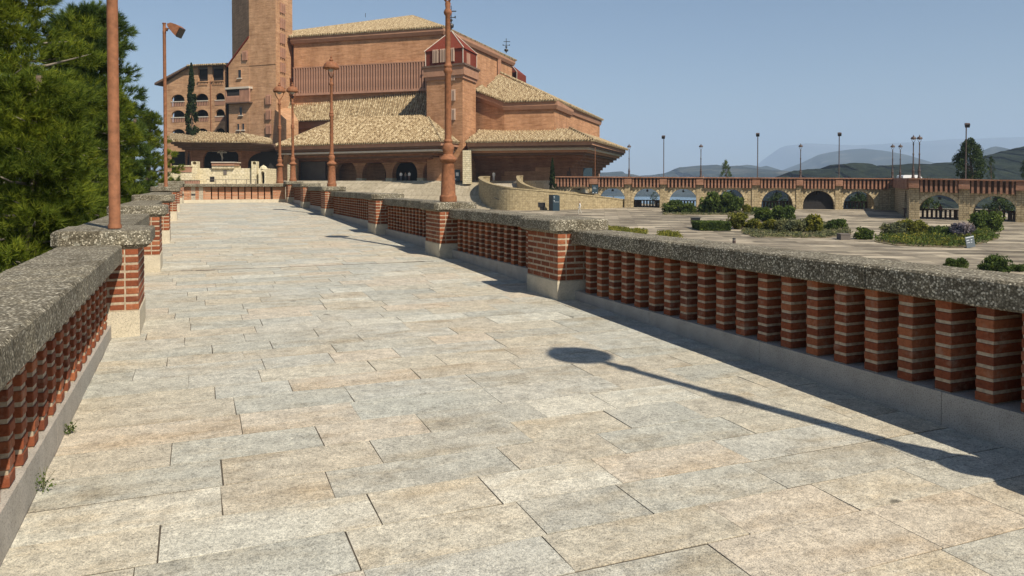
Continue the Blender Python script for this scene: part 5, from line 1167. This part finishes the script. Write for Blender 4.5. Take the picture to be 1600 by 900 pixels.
# ================================================================== SIGNS, BENCHES, SMALL THINGS ON THE ESPLANADE
def totem(u, vb, wpx, hpx, label, dark_side=0.5):
    b_ = Pe(u, vb); k = b_.y/F; T = CThing('sign_totem', b_, label, 'sign'); w_, h = wpx*k, hpx*k; mb = MB()
    n = 6; prof = [(0,0),(w_,0),(w_,h*0.9)] + [(w_-w_*0.5*(1-math.cos(math.pi/2*i/n)), h*0.9+h*0.1*math.sin(math.pi/2*i/n)) for i in range(1,n+1)] + [(0,h)]
    vs = [(b_.x+x,b_.y,b_.z+z) for x,z in prof] + [(b_.x+x-0.55,b_.y+0.9,b_.z+z) for x,z in prof]; m_ = len(prof)
    mb.add(vs, [tuple(range(m_)), tuple(range(m_,2*m_))[::-1]] + [(i,m_+i,m_+(i+1) % m_,(i+1) % m_) for i in range(m_)]); T.part('panel', mb, M['blue'])
    for i, zz in enumerate((0.86,0.80,0.62,0.56)): 
        mb = MB(); mb.box(b_.x+w_*0.12,b_.x+w_*(0.3 if i % 2 else 0.24),b_.y-0.03,b_.y-0.005,b_.z+h*zz,b_.z+h*(zz+(0.045 if i % 2 == 0 else 0.02))); T.part('lettering', mb, M['lett'])
    mb = MB(); mb.box(b_.x+w_*0.32,b_.x+w_*0.9,b_.y-0.03,b_.y-0.005,b_.z+h*0.55,b_.z+h*0.565); T.part('lettering', mb, M['lett']); return T
totem(864, 329.5, 10.5, 25, 'blue information totem standing against the curved ramp wall')
def bench(u, v, wpx, hpx, label, y=None):
    b_ = Pe(u, v); k = b_.y/F; T = CThing('waste_bin', b_, label, 'bin'); w_, h = wpx*k, hpx*k
    mb = MB(); mb.box(b_.x,b_.x+w_,b_.y,b_.y+w_*.7,b_.z+h*0.45,b_.z+h); T.part('tray', mb, M['iron'])
    mb = MB(); mb.box(b_.x+w_*.25,b_.x+w_*.8,b_.y+.1,b_.y+w_*.6,b_.z,b_.z+h*0.5); T.part('stand', mb, M['iron'])
    mb = MB(); mb.box(b_.x-.04,b_.x+w_+.04,b_.y-.04,b_.y+w_*.7+.04,b_.z+h,b_.z+h+0.06); T.part('lid', mb, M['sgrey']); return T
bench(841, 328.5, 11, 11.5, 'small dark box stand left of the blue totem by the ramp wall')
bench(1081, 356, 13, 15, 'black box stand at the left end of the clipped hedge')
# board fixed to an arcade pier, and the wall panel near the porch
def board(name, u0, u1, v0, v1, y, label, rows, legs=False):
    a, b2 = P(u0,v1,y), P(u1,v0,y); T = CThing(name, Vector(((a.x+b2.x)/2,y,a.z)), label, 'sign'); w_, h = b2.x-a.x, b2.z-a.z
    mb = MB(); mb.box(a.x,b2.x,y-0.06,y,a.z,b2.z); T.part('panel', mb, M['blue'])
    for zz, x0, x1, t in rows:
        mb = MB(); mb.box(a.x+w_*x0,a.x+w_*x1,y-0.075,y-0.062,a.z+h*zz,a.z+h*(zz+t)); T.part('lettering', mb, M['lett'])
    if legs:
        for x in (a.x+w_*.2,a.x+w_*.75): mb = MB(); mb.box(x,x+.06,y+.01,y+.07,a.z-1.5,b2.z-0.3); T.part('leg', mb, M['sgrey'])
    return T
board('notice_board', 925, 934.5, 289, 302.5, 120.3, 'dark blue notice board fixed to the arcade pier above the ramp end', [(0.06,0.1,0.3,0.07),(0.06,0.6,0.8,0.07),(0.55,0.2,0.7,0.03),(0.72,0.2,0.6,0.03)])
board('notice_board', 709.5, 719, 265, 283, 137.2, 'blue and white notice stand at the porch corner behind the tall lamp', [(0.45,0.3,0.75,0.3),(0.15,0.15,0.35,0.08)], True)
# sloping blue plate at the tip of the flower bed
b_ = Pe(1511, 388); T = CThing('plant_sign', b_, 'blue plate with pale lettering propped at the tip of the flower bed', 'sign'); w_, h = 13*b_.y/F, 17*b_.y/F
def tilt(x, z, f=0.0): return (b_.x+x, b_.y+z*0.35+x*-0.05-f, b_.z+z+x*0.22)
mb = MB(); vs = [tilt(*q) for q in ((0,0),(w_,0),(w_,h),(0,h))]; vs2 = [(p[0],p[1]+0.06,p[2]) for p in vs]; mb.add(vs+vs2, [(0,1,2,3),(7,6,5,4),(0,4,5,1),(1,5,6,2),(2,6,7,3),(3,7,4,0)]); T.part('plate', mb, M['blue'])
for z0, z1, x0, x1 in ((0.9,0.95,0.03,0.97),(0.66,0.70,0.08,0.4),(0.64,0.70,0.58,0.75),(0.45,0.48,0.08,0.45),(0.44,0.48,0.55,0.7)):
    mb = MB(); mb.poly([tilt(w_*x0,h*z0,.02), tilt(w_*x1,h*z0,.02), tilt(w_*x1,h*z1,.02), tilt(w_*x0,h*z1,.02)]); mb.slab([tilt(w_*x0,h*z0,.015), tilt(w_*x1,h*z0,.015), tilt(w_*x1,h*z1,.015), tilt(w_*x0,h*z1,.015)],0.01); T.part('lettering', mb, M['lett'])
# bollard light and stone block
b_ = Pe(1147, 381); T = CThing('bollard_light', b_, 'short dark bollard light on the paving just behind the right parapet', 'bollard'); k = b_.y/F
mb = MB(); mb.lathe([(2.6*k,0),(2.6*k,5.5*k),(2.4*k,5.6*k)], tuple(b_), 12); T.part('post', mb, M['dlamp']); mb = MB(); mb.lathe([(1.9*k,5.6*k),(1.9*k,7*k)], tuple(b_), 12); T.part('lamp_glass', mb, M['glassw']); mb = MB(); mb.lathe([(2.7*k,7*k),(2.7*k,8.2*k),(1.8*k,9.2*k)], tuple(b_), 12); T.part('cap', mb, M['iron'])
b_ = Pe(1314, 375); k = b_.y/F; mb = MB(); vs = [(0,0),(15*k,0),(18*k,1.0),(2*k,1.1)]; mb.prism([(b_.x+x,b_.y+y) for x,y in vs], b_.z-0.1, b_.z+8*k); mb.prism([(b_.x+x*1.04-.03,b_.y+y*1.03-.03) for x,y in vs], b_.z+8*k, b_.z+9.5*k)
cobj('stone_seat', mb, M['greyw'], tuple(b_), 'small grey stone seat at the edge of the flower bed', 'seat')
# cafe table things seen inside the right arch
for i, u in enumerate((1478, 1496)):
    b_ = P(u, 349, 93.5); b_.z = esp_z(93)+0.02; T = CThing('cafe_table', b_, 'pale cafe table inside the first arch of the near arcade, ' + ('left one' if i == 0 else 'right one'), 'table'); mb = MB(); mb.lathe([(0.25,0),(0.25,0.03),(0.04,0.05),(0.04,0.72)], tuple(b_), 8); T.part('leg', mb, M['iron']); mb = MB(); mb.lathe([(0.6,0.72),(0.6,0.77)], tuple(b_), 14); T.part('top', mb, M['white'])

# ================================================================== VEGETATION
def leaf_cloud(centers, radii, n, size, rs, flat=0.75, up=0.3):
    """many small leaf faces spread through clumps; returns verts, faces (quads)"""
    c = np.repeat(np.asarray(centers), n, 0); r = np.repeat(np.asarray(radii), n, 0); N_ = len(c)
    d = rs.normal(size=(N_,3)); d /= np.linalg.norm(d, axis=1)[:,None]; rad = rs.random(N_)**0.45
    if r.ndim == 1: r = np.stack([r,r,r*flat],1)
    p = c + d*r*rad[:,None]
    a = rs.normal(size=(N_,3)) + d*0.6; a[:,2] += up; a /= np.linalg.norm(a,axis=1)[:,None]
    b = np.cross(a, rs.normal(size=(N_,3))); b /= np.linalg.norm(b,axis=1)[:,None]
    sz = size*(0.6+0.8*rs.random(N_))[:,None]
    v = np.stack([p - a*sz*0.5, p + b*sz*0.28, p + a*sz*0.5, p - b*sz*0.28],1).reshape(-1,3)
    return v
def np_mesh(name, v, per, m):
    me = bpy.data.meshes.new(name); nf = len(v)//per
    me.vertices.add(len(v)); me.vertices.foreach_set('co', v.astype(np.float32).ravel())
    me.loops.add(len(v)); me.loops.foreach_set('vertex_index', np.arange(len(v), dtype=np.int32))
    me.polygons.add(nf); me.polygons.foreach_set('loop_start', np.arange(0, len(v), per, dtype=np.int32))
    me.update(calc_edges=True); me.materials.append(m); return me
def needle_crown(boughs, rs, tufts, needles, ln, wd):
    """pine foliage: tufts of needles around bough ends. boughs: (centre, radius, outward dir)"""
    out_ = []
    for c, r, od in boughs:
        n = max(6, int(tufts*r*r/0.2)); d = rs.normal(size=(n,3)); d[:,2] = np.abs(d[:,2])*0.9-0.25; d += np.asarray(od)*0.5; d /= np.linalg.norm(d,axis=1)[:,None]
        p = np.asarray(c) + d*np.array([r,r,r*0.72])*(0.45+0.6*rs.random(n)**0.6)[:,None]
        ax = d*0.75 + np.asarray(od)*0.35 + rs.normal(size=(n,3))*0.25; ax[:,2] += 0.35; ax /= np.linalg.norm(ax,axis=1)[:,None]
        P_ = np.repeat(p, needles, 0); A_2 = np.repeat(ax, needles, 0); N_ = len(P_)
        sp = rs.normal(size=(N_,3)); nd = A_2*1.0 + sp*0.5; nd /= np.linalg.norm(nd,axis=1)[:,None]
        base = P_ + A_2*((rs.random(N_)-0.5)*ln*0.9)[:,None]; L_ = ln*(0.7+0.6*rs.random(N_))[:,None]
        w_ = np.cross(nd, rs.normal(size=(N_,3))); w_ /= np.linalg.norm(w_,axis=1)[:,None]
        out_.append(np.stack([base-w_*wd, base+w_*wd, base+nd*L_],1).reshape(-1,3))
    return np.concatenate(out_)
def pine(base, height, spread, label, seed, mat, tufts, nboughs, lean=(0,0), low=0.12, ln=0.13, wd=0.0045, needles=26, shape=1.0):
    rs = np.random.default_rng(seed); rd = random.Random(seed); T = empty('pine_tree', base, 0, label, 'tree', 'pines left of the walkway')
    tr_ = MB(); pth = [Vector((lean[0]*t*t*height*0.2+0.15*math.sin(t*5+seed), lean[1]*t*t*height*0.2+0.12*math.cos(t*4+seed), t*height*0.95)) for t in [i/8 for i in range(9)]]
    tr_.tube(pth, [0.2*(1-0.85*i/8)*height/8+0.02 for i in range(9)], 9); link('trunk', tr_.mesh('trunk', M['bark'], uv=False, smooth=True), T)
    bo = []; lm = MB()
    for i in range(nboughs):
        t = low + (0.98-low)*((i+rd.random())/nboughs); prof = math.sin(min(1, (1.02-t)*1.9)*math.pi/2)**0.9*(0.75+0.25*math.sin(i*2.4))
        R_ = spread*max(0.12, prof)*(0.5+0.6*rd.random()); an = i*2.39996 + rd.uniform(-.5,.5); k = min(8, int(t*8)); o = pth[k].lerp(pth[min(8,k+1)], t*8-k)
        lim = -1.45 - base[0] - o.x - spread*0.17          # keep the boughs on their side of the parapet
        if base[1] < 39 and math.cos(an)*R_ > lim: R_ = max(0.2, lim/max(0.05, math.cos(an)))
        e_ = o + Vector((math.cos(an)*R_, math.sin(an)*R_, rd.uniform(-0.05,0.35)*R_*0.7)); mid = o.lerp(e_, 0.55) + Vector((0,0,-0.06*R_))
        lm.tube([o, mid, e_], [0.035*height/8, 0.02*height/8, 0.006], 5); od = (e_-o).normalized()
        for q in range(4):
            f = (1.0, 0.75, 0.5, 0.28)[q]; c = o.lerp(e_, f) + Vector((rd.uniform(-.3,.3), rd.uniform(-.3,.3), rd.uniform(-.35,.45)))*R_*0.28
            bo.append((tuple(c), (0.22+0.24*rd.random())*spread*0.34, tuple(od)))
    link('limbs', lm.mesh('limbs', M['twig'], uv=False, smooth=True), T)
    v = needle_crown(bo, rs, tufts*1.08, int(needles*1.5), ln*1.1, wd*1.1); link('crown', np_mesh('crown', v, 3, mat), T); return T
def atp(u, v, y, zb_): p = W(P(u,v,y)); return Vector((p.x,p.y,zb_))
pine(atp(46,300,12.5,-4.2), 8.0, 2.7, 'bright yellow-green pine nearest the left parapet, filling the left edge', 3, M['pine'], 30, 80, low=0.3)
pine(atp(138,200,26,-4.4), 12.6, 4.2, 'tall dark pine rising behind the bright one, its top in the sky', 8, M['pined'], 22, 85, low=0.3, ln=0.16, wd=0.007)
pine(atp(178,240,24,-4.4), 9.4, 2.6, 'green pine beside the left parapet just before the brown floodlight pole', 14, M['pine'], 24, 66, low=0.25, ln=0.15, wd=0.006)
pine(atp(-10,200,16,-4.2), 11.2, 3.6, 'big pine leaning in at the top left corner', 21, M['pine'], 20, 80, low=0.3, ln=0.15, wd=0.006)
pine(atp(20,380,19,-4.4), 6.2, 3.2, 'shaded low pine behind the near one at the lower left', 33, M['pined'], 22, 60, low=0.15, ln=0.15, wd=0.006)
pine(atp(100,330,15.5,-4.2), 6.0, 1.7, 'short pine right behind the thin brown pole', 38, M['pined'], 26, 60, low=0.2, ln=0.14, wd=0.005)
pine(atp(214,300,31,-4.4), 9.2, 1.65, 'small pine at the far end of the left parapet', 45, M['pined'], 16, 36, low=0.2, ln=0.17, wd=0.008)

pine(atp(236,300,48,-4.4), 11.2, 2.6, 'distant pine beyond the walkway end, behind the floodlight pole', 52, M['pine'], 14, 60, low=0.2, ln=0.2, wd=0.011)
def cypress(u, vb, vt, wpx, y, label, seed):
    a, t = P(u,vb,y), P(u,vt,y); h = t.z-a.z; R_ = wpx/2*y/F; rs = np.random.default_rng(seed); T = empty('cypress_tree', W(a), 0, label, 'tree', 'cypresses')
    tr_ = MB(); tr_.tube([(0,0,-1),(0,0,h*0.5),(0,0,h*0.9)], [R_*0.12,R_*0.08,0.02], 7); link('trunk', tr_.mesh('trunk', M['bark'], uv=False), T)
    cs = []; rr_ = []
    for i in range(90):
        t_ = rs.random()**0.8; prof = (math.sin(min(1,t_*4+0.25)*math.pi/2))*(1-t_)**0.75*1.15; an = rs.random()*6.28; q = R_*prof*0.72; cs.append((math.cos(an)*q, math.sin(an)*q, t_*h*0.95+0.3)); rr_.append((R_*0.35*prof+0.08, R_*0.35*prof+0.08, h*0.06))
    link('crown', np_mesh('crown', leaf_cloud(cs, rr_, 70, h*0.022+0.08, rs, up=1.5), 4, M['cypress']), T)
cypress(300, 222, 100, 20, 150, 'tall dark cypress before the residence galleries', 4); cypress(863, 302, 249, 9.5, 121, 'slim dark cypress behind the curved ramp wall', 9)
def broad_tree(u, vb, vt, wpx, y, label, seed, m, zb_=None, narrow=0.8, n=60, leaves=90, grp=None):
    a, t = P(u,vb,y), P(u,vt,y); h = t.z-a.z; R_ = wpx/2*y/F; rs = np.random.default_rng(seed); rd = random.Random(seed); T = empty('tree', W(a), 0, label, 'tree', grp)
    tr_ = MB(); tr_.tube([(0,0,-3),(0.1*R_,0,h*0.25),(0,0.1*R_,h*0.8)], [R_*0.1,R_*0.07,0.03], 7)
    cs = []; rr_ = []
    for i in range(n):
        t_ = rs.random()**0.85; prof = math.sin(min(1,0.25+t_*2.2)*math.pi/2)*(1-t_**2.2)**0.7; an = rs.random()*6.28; q = R_*prof*(0.35+0.5*rs.random()); c = (math.cos(an)*q, math.sin(an)*q, h*(0.06+0.9*t_)); cs.append(c); k = R_*(0.13+0.17*rs.random()); rr_.append((k,k,k*1.25))
        if i % 4 == 0: tr_.tube([(0,0,c[2]*0.6), (c[0]*0.6,c[1]*0.6,c[2]*0.85), c], [R_*0.03,R_*0.02,0.01], 5)
    link('trunk', tr_.mesh('trunk', M['bark'], uv=False), T)
    link('crown', np_mesh('crown', leaf_cloud(cs, rr_, leaves, R_*0.085, rs, up=0.5), 4, M[m]), T)
broad_tree(1516, 284, 218, 62, 125, 'large leafy poplar behind the near arcade parapet', 5, 'poplar', n=85, leaves=110)
broad_tree(1548, 284, 244, 20, 128, 'smaller poplar tucked right of the large one', 6, 'poplar', n=40)
broad_tree(1134, 284, 251, 22, 150, 'little cone-shaped tree showing above the middle of the arcade', 7, 'bush', n=45)
broad_tree(1606, 286, 246, 30, 120, 'tree cut by the right edge above the near arcade', 17, 'poplar', n=40)
broad_tree(1562, 345, 306, 60, 108, 'tree seen through the last arch at the right', 18, 'poplar', n=40, leaves=70)
broad_tree(1215, 345, 303, 60, 150, 'bushy tree seen through the arch behind the round shrubs', 19, 'poplar', n=40, leaves=70)
broad_tree(1140, 345, 300, 50, 150, 'tree seen through the arch behind the big dark shrubs', 22, 'poplar', n=40, leaves=70)
broad_tree(1342, 345, 304, 60, 145, 'tree seen through the arch left of the shaded corner', 23, 'poplar', n=40, leaves=70)
broad_tree(1450, 350, 310, 60, 112, 'tree seen through the wide arch with the cafe tables', 24, 'poplar', n=40, leaves=70)
broad_tree(1022, 330, 298, 26, 160, 'small tree by the lake seen through the third arch', 25, 'poplar', n=26, leaves=60)

def bush(u, vb, wpx, hpx, m, label, seed, name='shrub', flat=None, leaf=0.03):
    b_ = Pe(u, vb); k = b_.y/F; w_, h = wpx*k/2*1.1, hpx*k*1.08; rs = np.random.default_rng(seed); T = empty(name, W(b_), -YAW, label, 'shrub', 'shrubs in the esplanade beds')
    cs = []; rr_ = []; st_ = MB(); n = 34
    for i in range(n):
        an = rs.random()*6.28; q = rs.random()**0.5*0.72; z = h*(0.12+0.66*rs.random()*math.sqrt(1-q*q*0.8)); cs.append((math.cos(an)*q*w_, math.sin(an)*q*w_*0.8, z)); r_ = min(w_,h)*(0.2+0.2*rs.random()); rr_.append((r_,r_,r_*0.9))
        if i % 3 == 0: st_.tube([(0,0,-.05), (cs[-1][0]*.5,cs[-1][1]*.5,z*.55), cs[-1]], [0.03*h,0.02*h,0.008], 4)
    link('stems', st_.mesh('stems', M['bark'], uv=False), T)
    link('foliage', np_mesh('foliage', leaf_cloud(cs, rr_, 130, max(w_,h)*0.10+leaf, rs, up=0.8), 4, M[m]), T)
B_LIST = [
 (1053,332,38,19,'bush','round dark shrub left of the big dark pair',1),(1075,333,30,17,'bush','round green shrub between the left shrub and the big dark pair',2),
 (1112,333,40,36,'bush','left half of the big dark shrub pair before the fifth arch',3),(1140,333,42,35,'bush','right half of the big dark shrub pair before the fifth arch',4),
 (1167,333,16,14,'bushy','small yellow-green shrub at the foot of the big dark pair',5),(1180,332,14,9,'bush','low dark shrub right of the big dark pair',6),
 (1155,358,36,27,'bushy','yellow-green bush next to the clipped hedge',7),(1180,359,26,18,'bushy','lower yellow-green bush right of the hedge bush',8),
 (1192,346,28,26,'bush','dark loose shrub before the sixth arch, left one',9),(1222,347,40,28,'bush','wide dark shrub before the sixth arch, right one',10),
 (1203,361,25,22,'bushy','upright olive-yellow bush in the middle bed',11),(1236,363,48,22,'bushg','wide grey-green bush in the middle bed',12),(1271,363,32,29,'bushy','round yellow-green bush right of the wide grey-green one',13),
 (1298,359,22,15,'bush','green bush at the right of the middle bed',14),(1311,357,22,17,'bush','dark green bush above the stone seat',15),
 (1349,374,28,20,'bush','round green ball of a bush right of the stone seat',16),
 (1396,369,40,24,'bushg','grey-green bush at the left of the right bed',17),(1425,368,50,26,'bushy','yellow flowering bush at the back of the right bed',18),
 (1433,368,28,20,'bushg','greyish round bush in the middle of the right bed',19),(1468,370,42,19,'bush','wide dark green bush in the right bed',20),(1502,372,36,25,'lav','lavender clump with pale purple spikes',21),
 (1523,372,22,14,'bush','small green bush right of the lavender',22),(1540,362,54,34,'bush','loose dark shrub with open branches before the last arch',23),
 (1493,420,40,18,'bush','sprawling shrub just behind the parapet coping',24),(1553,426,50,28,'bush','leafy shrub just behind the parapet near the right edge',25),(1592,424,24,11,'bush','low shrub at the right edge behind the parapet',26)]
for u, vb, wp, hp, m, lab, sd_ in B_LIST: bush(u, vb, wp, hp, m, lab, 100+sd_)
# low ground cover in the beds and the beds' soil
def bed(pts, label_seed, m, hgt, dens):
    P3 = [Pe(u,v) for u, v in pts]; mb = MB(); mb.prism([(p.x,p.y) for p in P3], [p.z-0.1 for p in P3], [p.z+0.05 for p in P3]); cobj('flower_bed', mb, M['soil'], tuple(P3[0]), kind='structure')
    rs = np.random.default_rng(label_seed); xs = [p.x for p in P3]; ys = [p.y for p in P3]; cs = []
    def inside(x, y):
        c = False
        for i in range(len(P3)):
            a, b2 = P3[i], P3[i-1]
            if (a.y > y) != (b2.y > y) and x < (b2.x-a.x)*(y-a.y)/(b2.y-a.y)+a.x: c = not c
        return c
    area = (max(xs)-min(xs))*(max(ys)-min(ys))
    for _ in range(int(area*dens)):
        x, y = rs.uniform(min(xs),max(xs)), rs.uniform(min(ys),max(ys))
        if inside(x, y): cs.append((x,y,esp_z(y)+hgt*0.4))
    if not cs: return
    v = leaf_cloud(cs, [(hgt*1.2,hgt*1.2,hgt*0.6)]*len(cs), 26, 0.16, rs, up=1.2); v = v@np.array([[CY,-SY,0],[SY,CY,0],[0,0,1]])
    o = link('ground_cover', np_mesh('ground_cover', v, 4, M[m])); setp(o, 'low green ground cover in the esplanade beds', 'ground cover', kind='stuff')
bed([(1158,364),(1180,371),(1290,372),(1330,366),(1322,352),(1250,345),(1170,352)], 5, 'bushg', 0.25, 3)
bed([(1366,378),(1400,384),(1505,388),(1560,373),(1540,362),(1480,360),(1390,364)], 6, 'bush', 0.5, 3)
bed([(1370,377),(1400,382),(1500,386),(1555,372),(1535,363),(1480,362),(1395,366)], 16, 'bushy', 0.55, 2)
bed([(1035,336),(1190,336),(1195,330),(1040,328)], 7, 'bushg', 0.2, 2)
bed([(935,362),(1006,368),(1010,361),(940,355)], 8, 'bushy', 0.3, 6)
bed([(1027,373),(1060,374),(1058,366),(1032,365)], 9, 'bushy', 0.4, 8)
# clipped hedge
a, b2 = Pe(1092,360), Pe(1142,361); k = a.y/F; rs = np.random.default_rng(77); T = empty('clipped_hedge', W((a+b2)/2), -YAW, 'low clipped box hedge behind the black box stand', 'hedge'); w_ = (b2.x-a.x)/2; hh = 13*k; dp = 3.2
mb = MB(); mb.box(-w_*.9,w_*.9,-0.1,dp-0.3,0,hh*0.85); link('stems', mb.mesh('stems', M['cypress'], uv=False), T)
pp = []
for _ in range(9000):
    f = rs.random(); x, y, z = rs.uniform(-w_,w_), rs.uniform(-0.3,dp), rs.uniform(0.05,hh)
    if f < .5: z = hh - abs(rs.normal())*.05
    elif f < .8: y = -0.3 + abs(rs.normal())*.05
    elif f < .9: x = w_*(1 if rs.random() < .5 else -1)
    pp.append((x,y,z))
link('foliage', np_mesh('foliage', leaf_cloud(pp, [0.05]*len(pp), 1, 0.2, rs, up=0.4), 4, M['bush']), T)
# weeds in the plinth joint on the left
for i, (X_, Y_, s_, lab) in enumerate(((-0.70,5.25,0.07,'tiny green weed in the joint at the left plinth'),(-0.70,4.35,0.10,'thin dry weed against the left plinth, nearest one'))):
    rs = np.random.default_rng(50+i); mb = MB(); 
    for k in range(7): an = rs.random()*6.28; mb.tube([(0,0,0),(math.cos(an)*s_*.3,math.sin(an)*s_*.3,s_*.7),(math.cos(an)*s_*.6,math.sin(an)*s_*.6,s_*1.1)],[0.0018,0.0015,0.0008],4)
    T = empty('weed', (X_,Y_,floor_z(Y_)), 0, lab, 'weed'); link('stems', mb.mesh('stems', M['bushg'], uv=False), T)
    link('leaves', np_mesh('leaves', leaf_cloud([(0,0,s_*.5)], [(s_*.6,s_*.6,s_*.5)], 60, 0.018, rs), 4, M['bush']), T)

# ================================================================== PEOPLE (tiny in the picture)
def person(loc, face, h, shirt, legs, label, stride=0.0, arms=0.1, hair=(0.02,0.015,0.012), skin=(0.45,0.27,0.19)):
    """one continuous skinned body with clothes, in its own frame: x sideways, y forward"""
    k = h/1.75; m_ = []
    J = dict(pel=(0,0,.95), che=(0,0,1.28), nk=(0,0.01,1.49), hd=(0,0.03,1.62), top=(0,0.02,1.72),
      shl=(-.18,0,1.42), ell=(-.24,-.04-arms*.3,1.14), wrl=(-.22,.06+arms*.6,.93), hal=(-.21,.08+arms*.7,.84),
      shr=(.18,0,1.42), elr=(.24,-.04+arms*.2,1.14), wrr=(.22,.08,.92), har=(.21,.10,.83),
      hil=(-.09,0,.9), knl=(-.10,.04+stride*.5,.5), anl=(-.10,stride*.8-.02,.08), tol=(-.11,stride*.8+.16,.03),
      hir=(.09,0,.9), knr=(.10,.04-stride*.3,.5), anr=(.10,-stride*.8-.02,.08), tor=(.11,-stride*.8+.16,.03))
    R_ = dict(pel=.15,che=.16,nk=.055,hd=.10,top=.06,shl=.065,ell=.045,wrl=.032,hal=.036,shr=.065,elr=.045,wrr=.032,har=.036,hil=.09,knl=.06,anl=.045,tol=.035,hir=.09,knr=.06,anr=.045,tor=.035)
    E_ = [('pel','che'),('che','nk'),('nk','hd'),('hd','top'),('che','shl'),('shl','ell'),('ell','wrl'),('wrl','hal'),('che','shr'),('shr','elr'),('elr','wrr'),('wrr','har'),('pel','hil'),('hil','knl'),('knl','anl'),('anl','tol'),('pel','hir'),('hir','knr'),('knr','anr'),('anr','tor')]
    nm_ = list(J); me = bpy.data.meshes.new('person'); me.from_pydata([tuple(c*k for c in J[n]) for n in nm_], [(nm_.index(a), nm_.index(b2)) for a, b2 in E_], [])
    o = link('person', me, None, loc, face); sk = o.modifiers.new('skin','SKIN')
    if not me.skin_vertices: 
        bm = bmesh.new(); bm.from_mesh(me); bm.verts.layers.skin.verify(); bm.to_mesh(me); bm.free()
    for i, n in enumerate(nm_): me.skin_vertices[0].data[i].radius = (R_[n]*k, R_[n]*k*(0.75 if n in ('pel','che') else 1)); me.skin_vertices[0].data[i].use_root = n == 'pel'
    sb = o.modifiers.new('sub','SUBSURF'); sb.levels = sb.render_levels = 1
    mt_ = bpy.data.materials.new('person_clothes'); N, L, b = nodes(mt_); sp = N.new('ShaderNodeSeparateXYZ'); L.new(objc(N), sp.inputs[0]); dv = N.new('ShaderNodeMath'); dv.operation = 'DIVIDE'; L.new(sp.outputs[2], dv.inputs[0]); dv.inputs[1].default_value = h
    cr = ramp(N, [(0,(0.03,0.025,0.02)),(0.045,legs),(0.53,shirt),(0.85,skin),(0.94,hair)]); cr.color_ramp.interpolation = 'CONSTANT'; L.new(dv.outputs[0], cr.inputs[0]); L.new(cr.outputs[0], b.inputs['Base Color']); b.inputs['Roughness'].default_value = 0.8
    me.materials.append(mt_); setp(o, label, 'person'); return o
wh = (0.68,0.66,0.62)
p_ = Pe(906,335); person(W(p_), -YAW+1.4, 1.72, wh, (0.45,0.42,0.36), 'person in light clothes walking across the esplanade by the ramp', 0.28, 0.3)
q_ = P(771.5,283,137.5); q_.z = PZ; person(W(q_), -YAW+math.pi, 1.7, wh, (0.6,0.58,0.54), 'person dressed in white standing alone on the platform by the porch')
for u, sh, lg, lab, hh in ((626.5,wh,(0.12,0.12,0.14),'left person of the group under the porch arch, white top',1.7),(633.5,(0.2,0.15,0.12),(0.05,0.05,0.06),'middle darker-clothed person of the group under the porch arch',1.55),(639.5,wh,(0.2,0.12,0.1),'right person of the group under the porch arch, white top',1.72)):
    q_ = P(u,284,140.3); q_.z = PZ; person(W(q_), -YAW+math.pi*0.9, hh, sh, lg, lab)
q_ = P(958.5,322,122.0); q_.z = esp_z(122)+0.02; person(W(q_), -YAW+1.2, 1.75, (0.02,0.02,0.025), (0.02,0.02,0.02), 'dark silhouetted person inside the second arch of the long arcade')  # near-black clothes put the silhouette into the colour
s_ = s_at(1099, AL[4], AL[5]); q_ = AL[1](s_, -0.9, AL[3](s_)-1.57+0.0); person(W(q_), -YAW+math.pi, 1.9, wh, (0.1,0.1,0.12), 'person in white looking over the arcade parapet right of a lamp')
q_ = P(1469,347,93.2); q_.z = esp_z(93)+0.02; person(W(q_), -YAW+math.pi, 1.7, (0.22,0.10,0.10), (0.06,0.06,0.08), 'person in a dull red top inside the first arch of the near arcade')
# white parked van roofs glimpsed behind the corner lamps
b_ = P(1413, 277.5, 118); T = CThing('parked_van', b_ - Vector((0,0,2.2)), 'white van roof showing above the parapet behind the corner lamps', 'van')
mb = MB(); x0, x1 = XU(1411,118), XU(1444,118); zt_ = P(1420,273.4,118).z; prof = [(x0,zt_-2.2),(x1,zt_-2.2),(x1,zt_-0.9),(x1-0.5,zt_-0.2),(x1-0.9,zt_),(x0+0.15,zt_),(x0,zt_-0.15)]
n = len(prof); mb.add([(x,118,z) for x, z in prof]+[(x,120,z) for x, z in prof], [tuple(range(n)), tuple(range(n,2*n))[::-1]]+[(i,n+i,n+(i+1) % n,(i+1) % n) for i in range(n)]); T.part('body', mb, m_simple('white_van_paint', (0.75,0.75,0.75), 0.3, var=0.03))
for xx in (x0+0.8, x1-0.8): mb = MB(); mb.tube([(xx,117.95,zt_-2.2),(xx,120.05,zt_-2.2)], 0.33, 12); T.part('wheel', mb, M['iron'])

# ================================================================== HAZE
hz = MB(); hz.box(-12000,18000,-2500,15500,-130,1000)
mh = bpy.data.materials.new('haze_air'); mh.use_nodes = True; N = mh.node_tree.nodes; L = mh.node_tree.links
for n_ in list(N): N.remove(n_)
om = N.new('ShaderNodeOutputMaterial'); pv = N.new('ShaderNodeVolumePrincipled'); pv.inputs['Density'].default_value = 0.00014; pv.inputs['Color'].default_value = (0.56,0.735,1.0,1); pv.inputs['Anisotropy'].default_value = 0.0
L.new(pv.outputs[0], om.inputs['Volume'])
cobj('haze', hz, mh, (0,5000,0), kind='stuff')
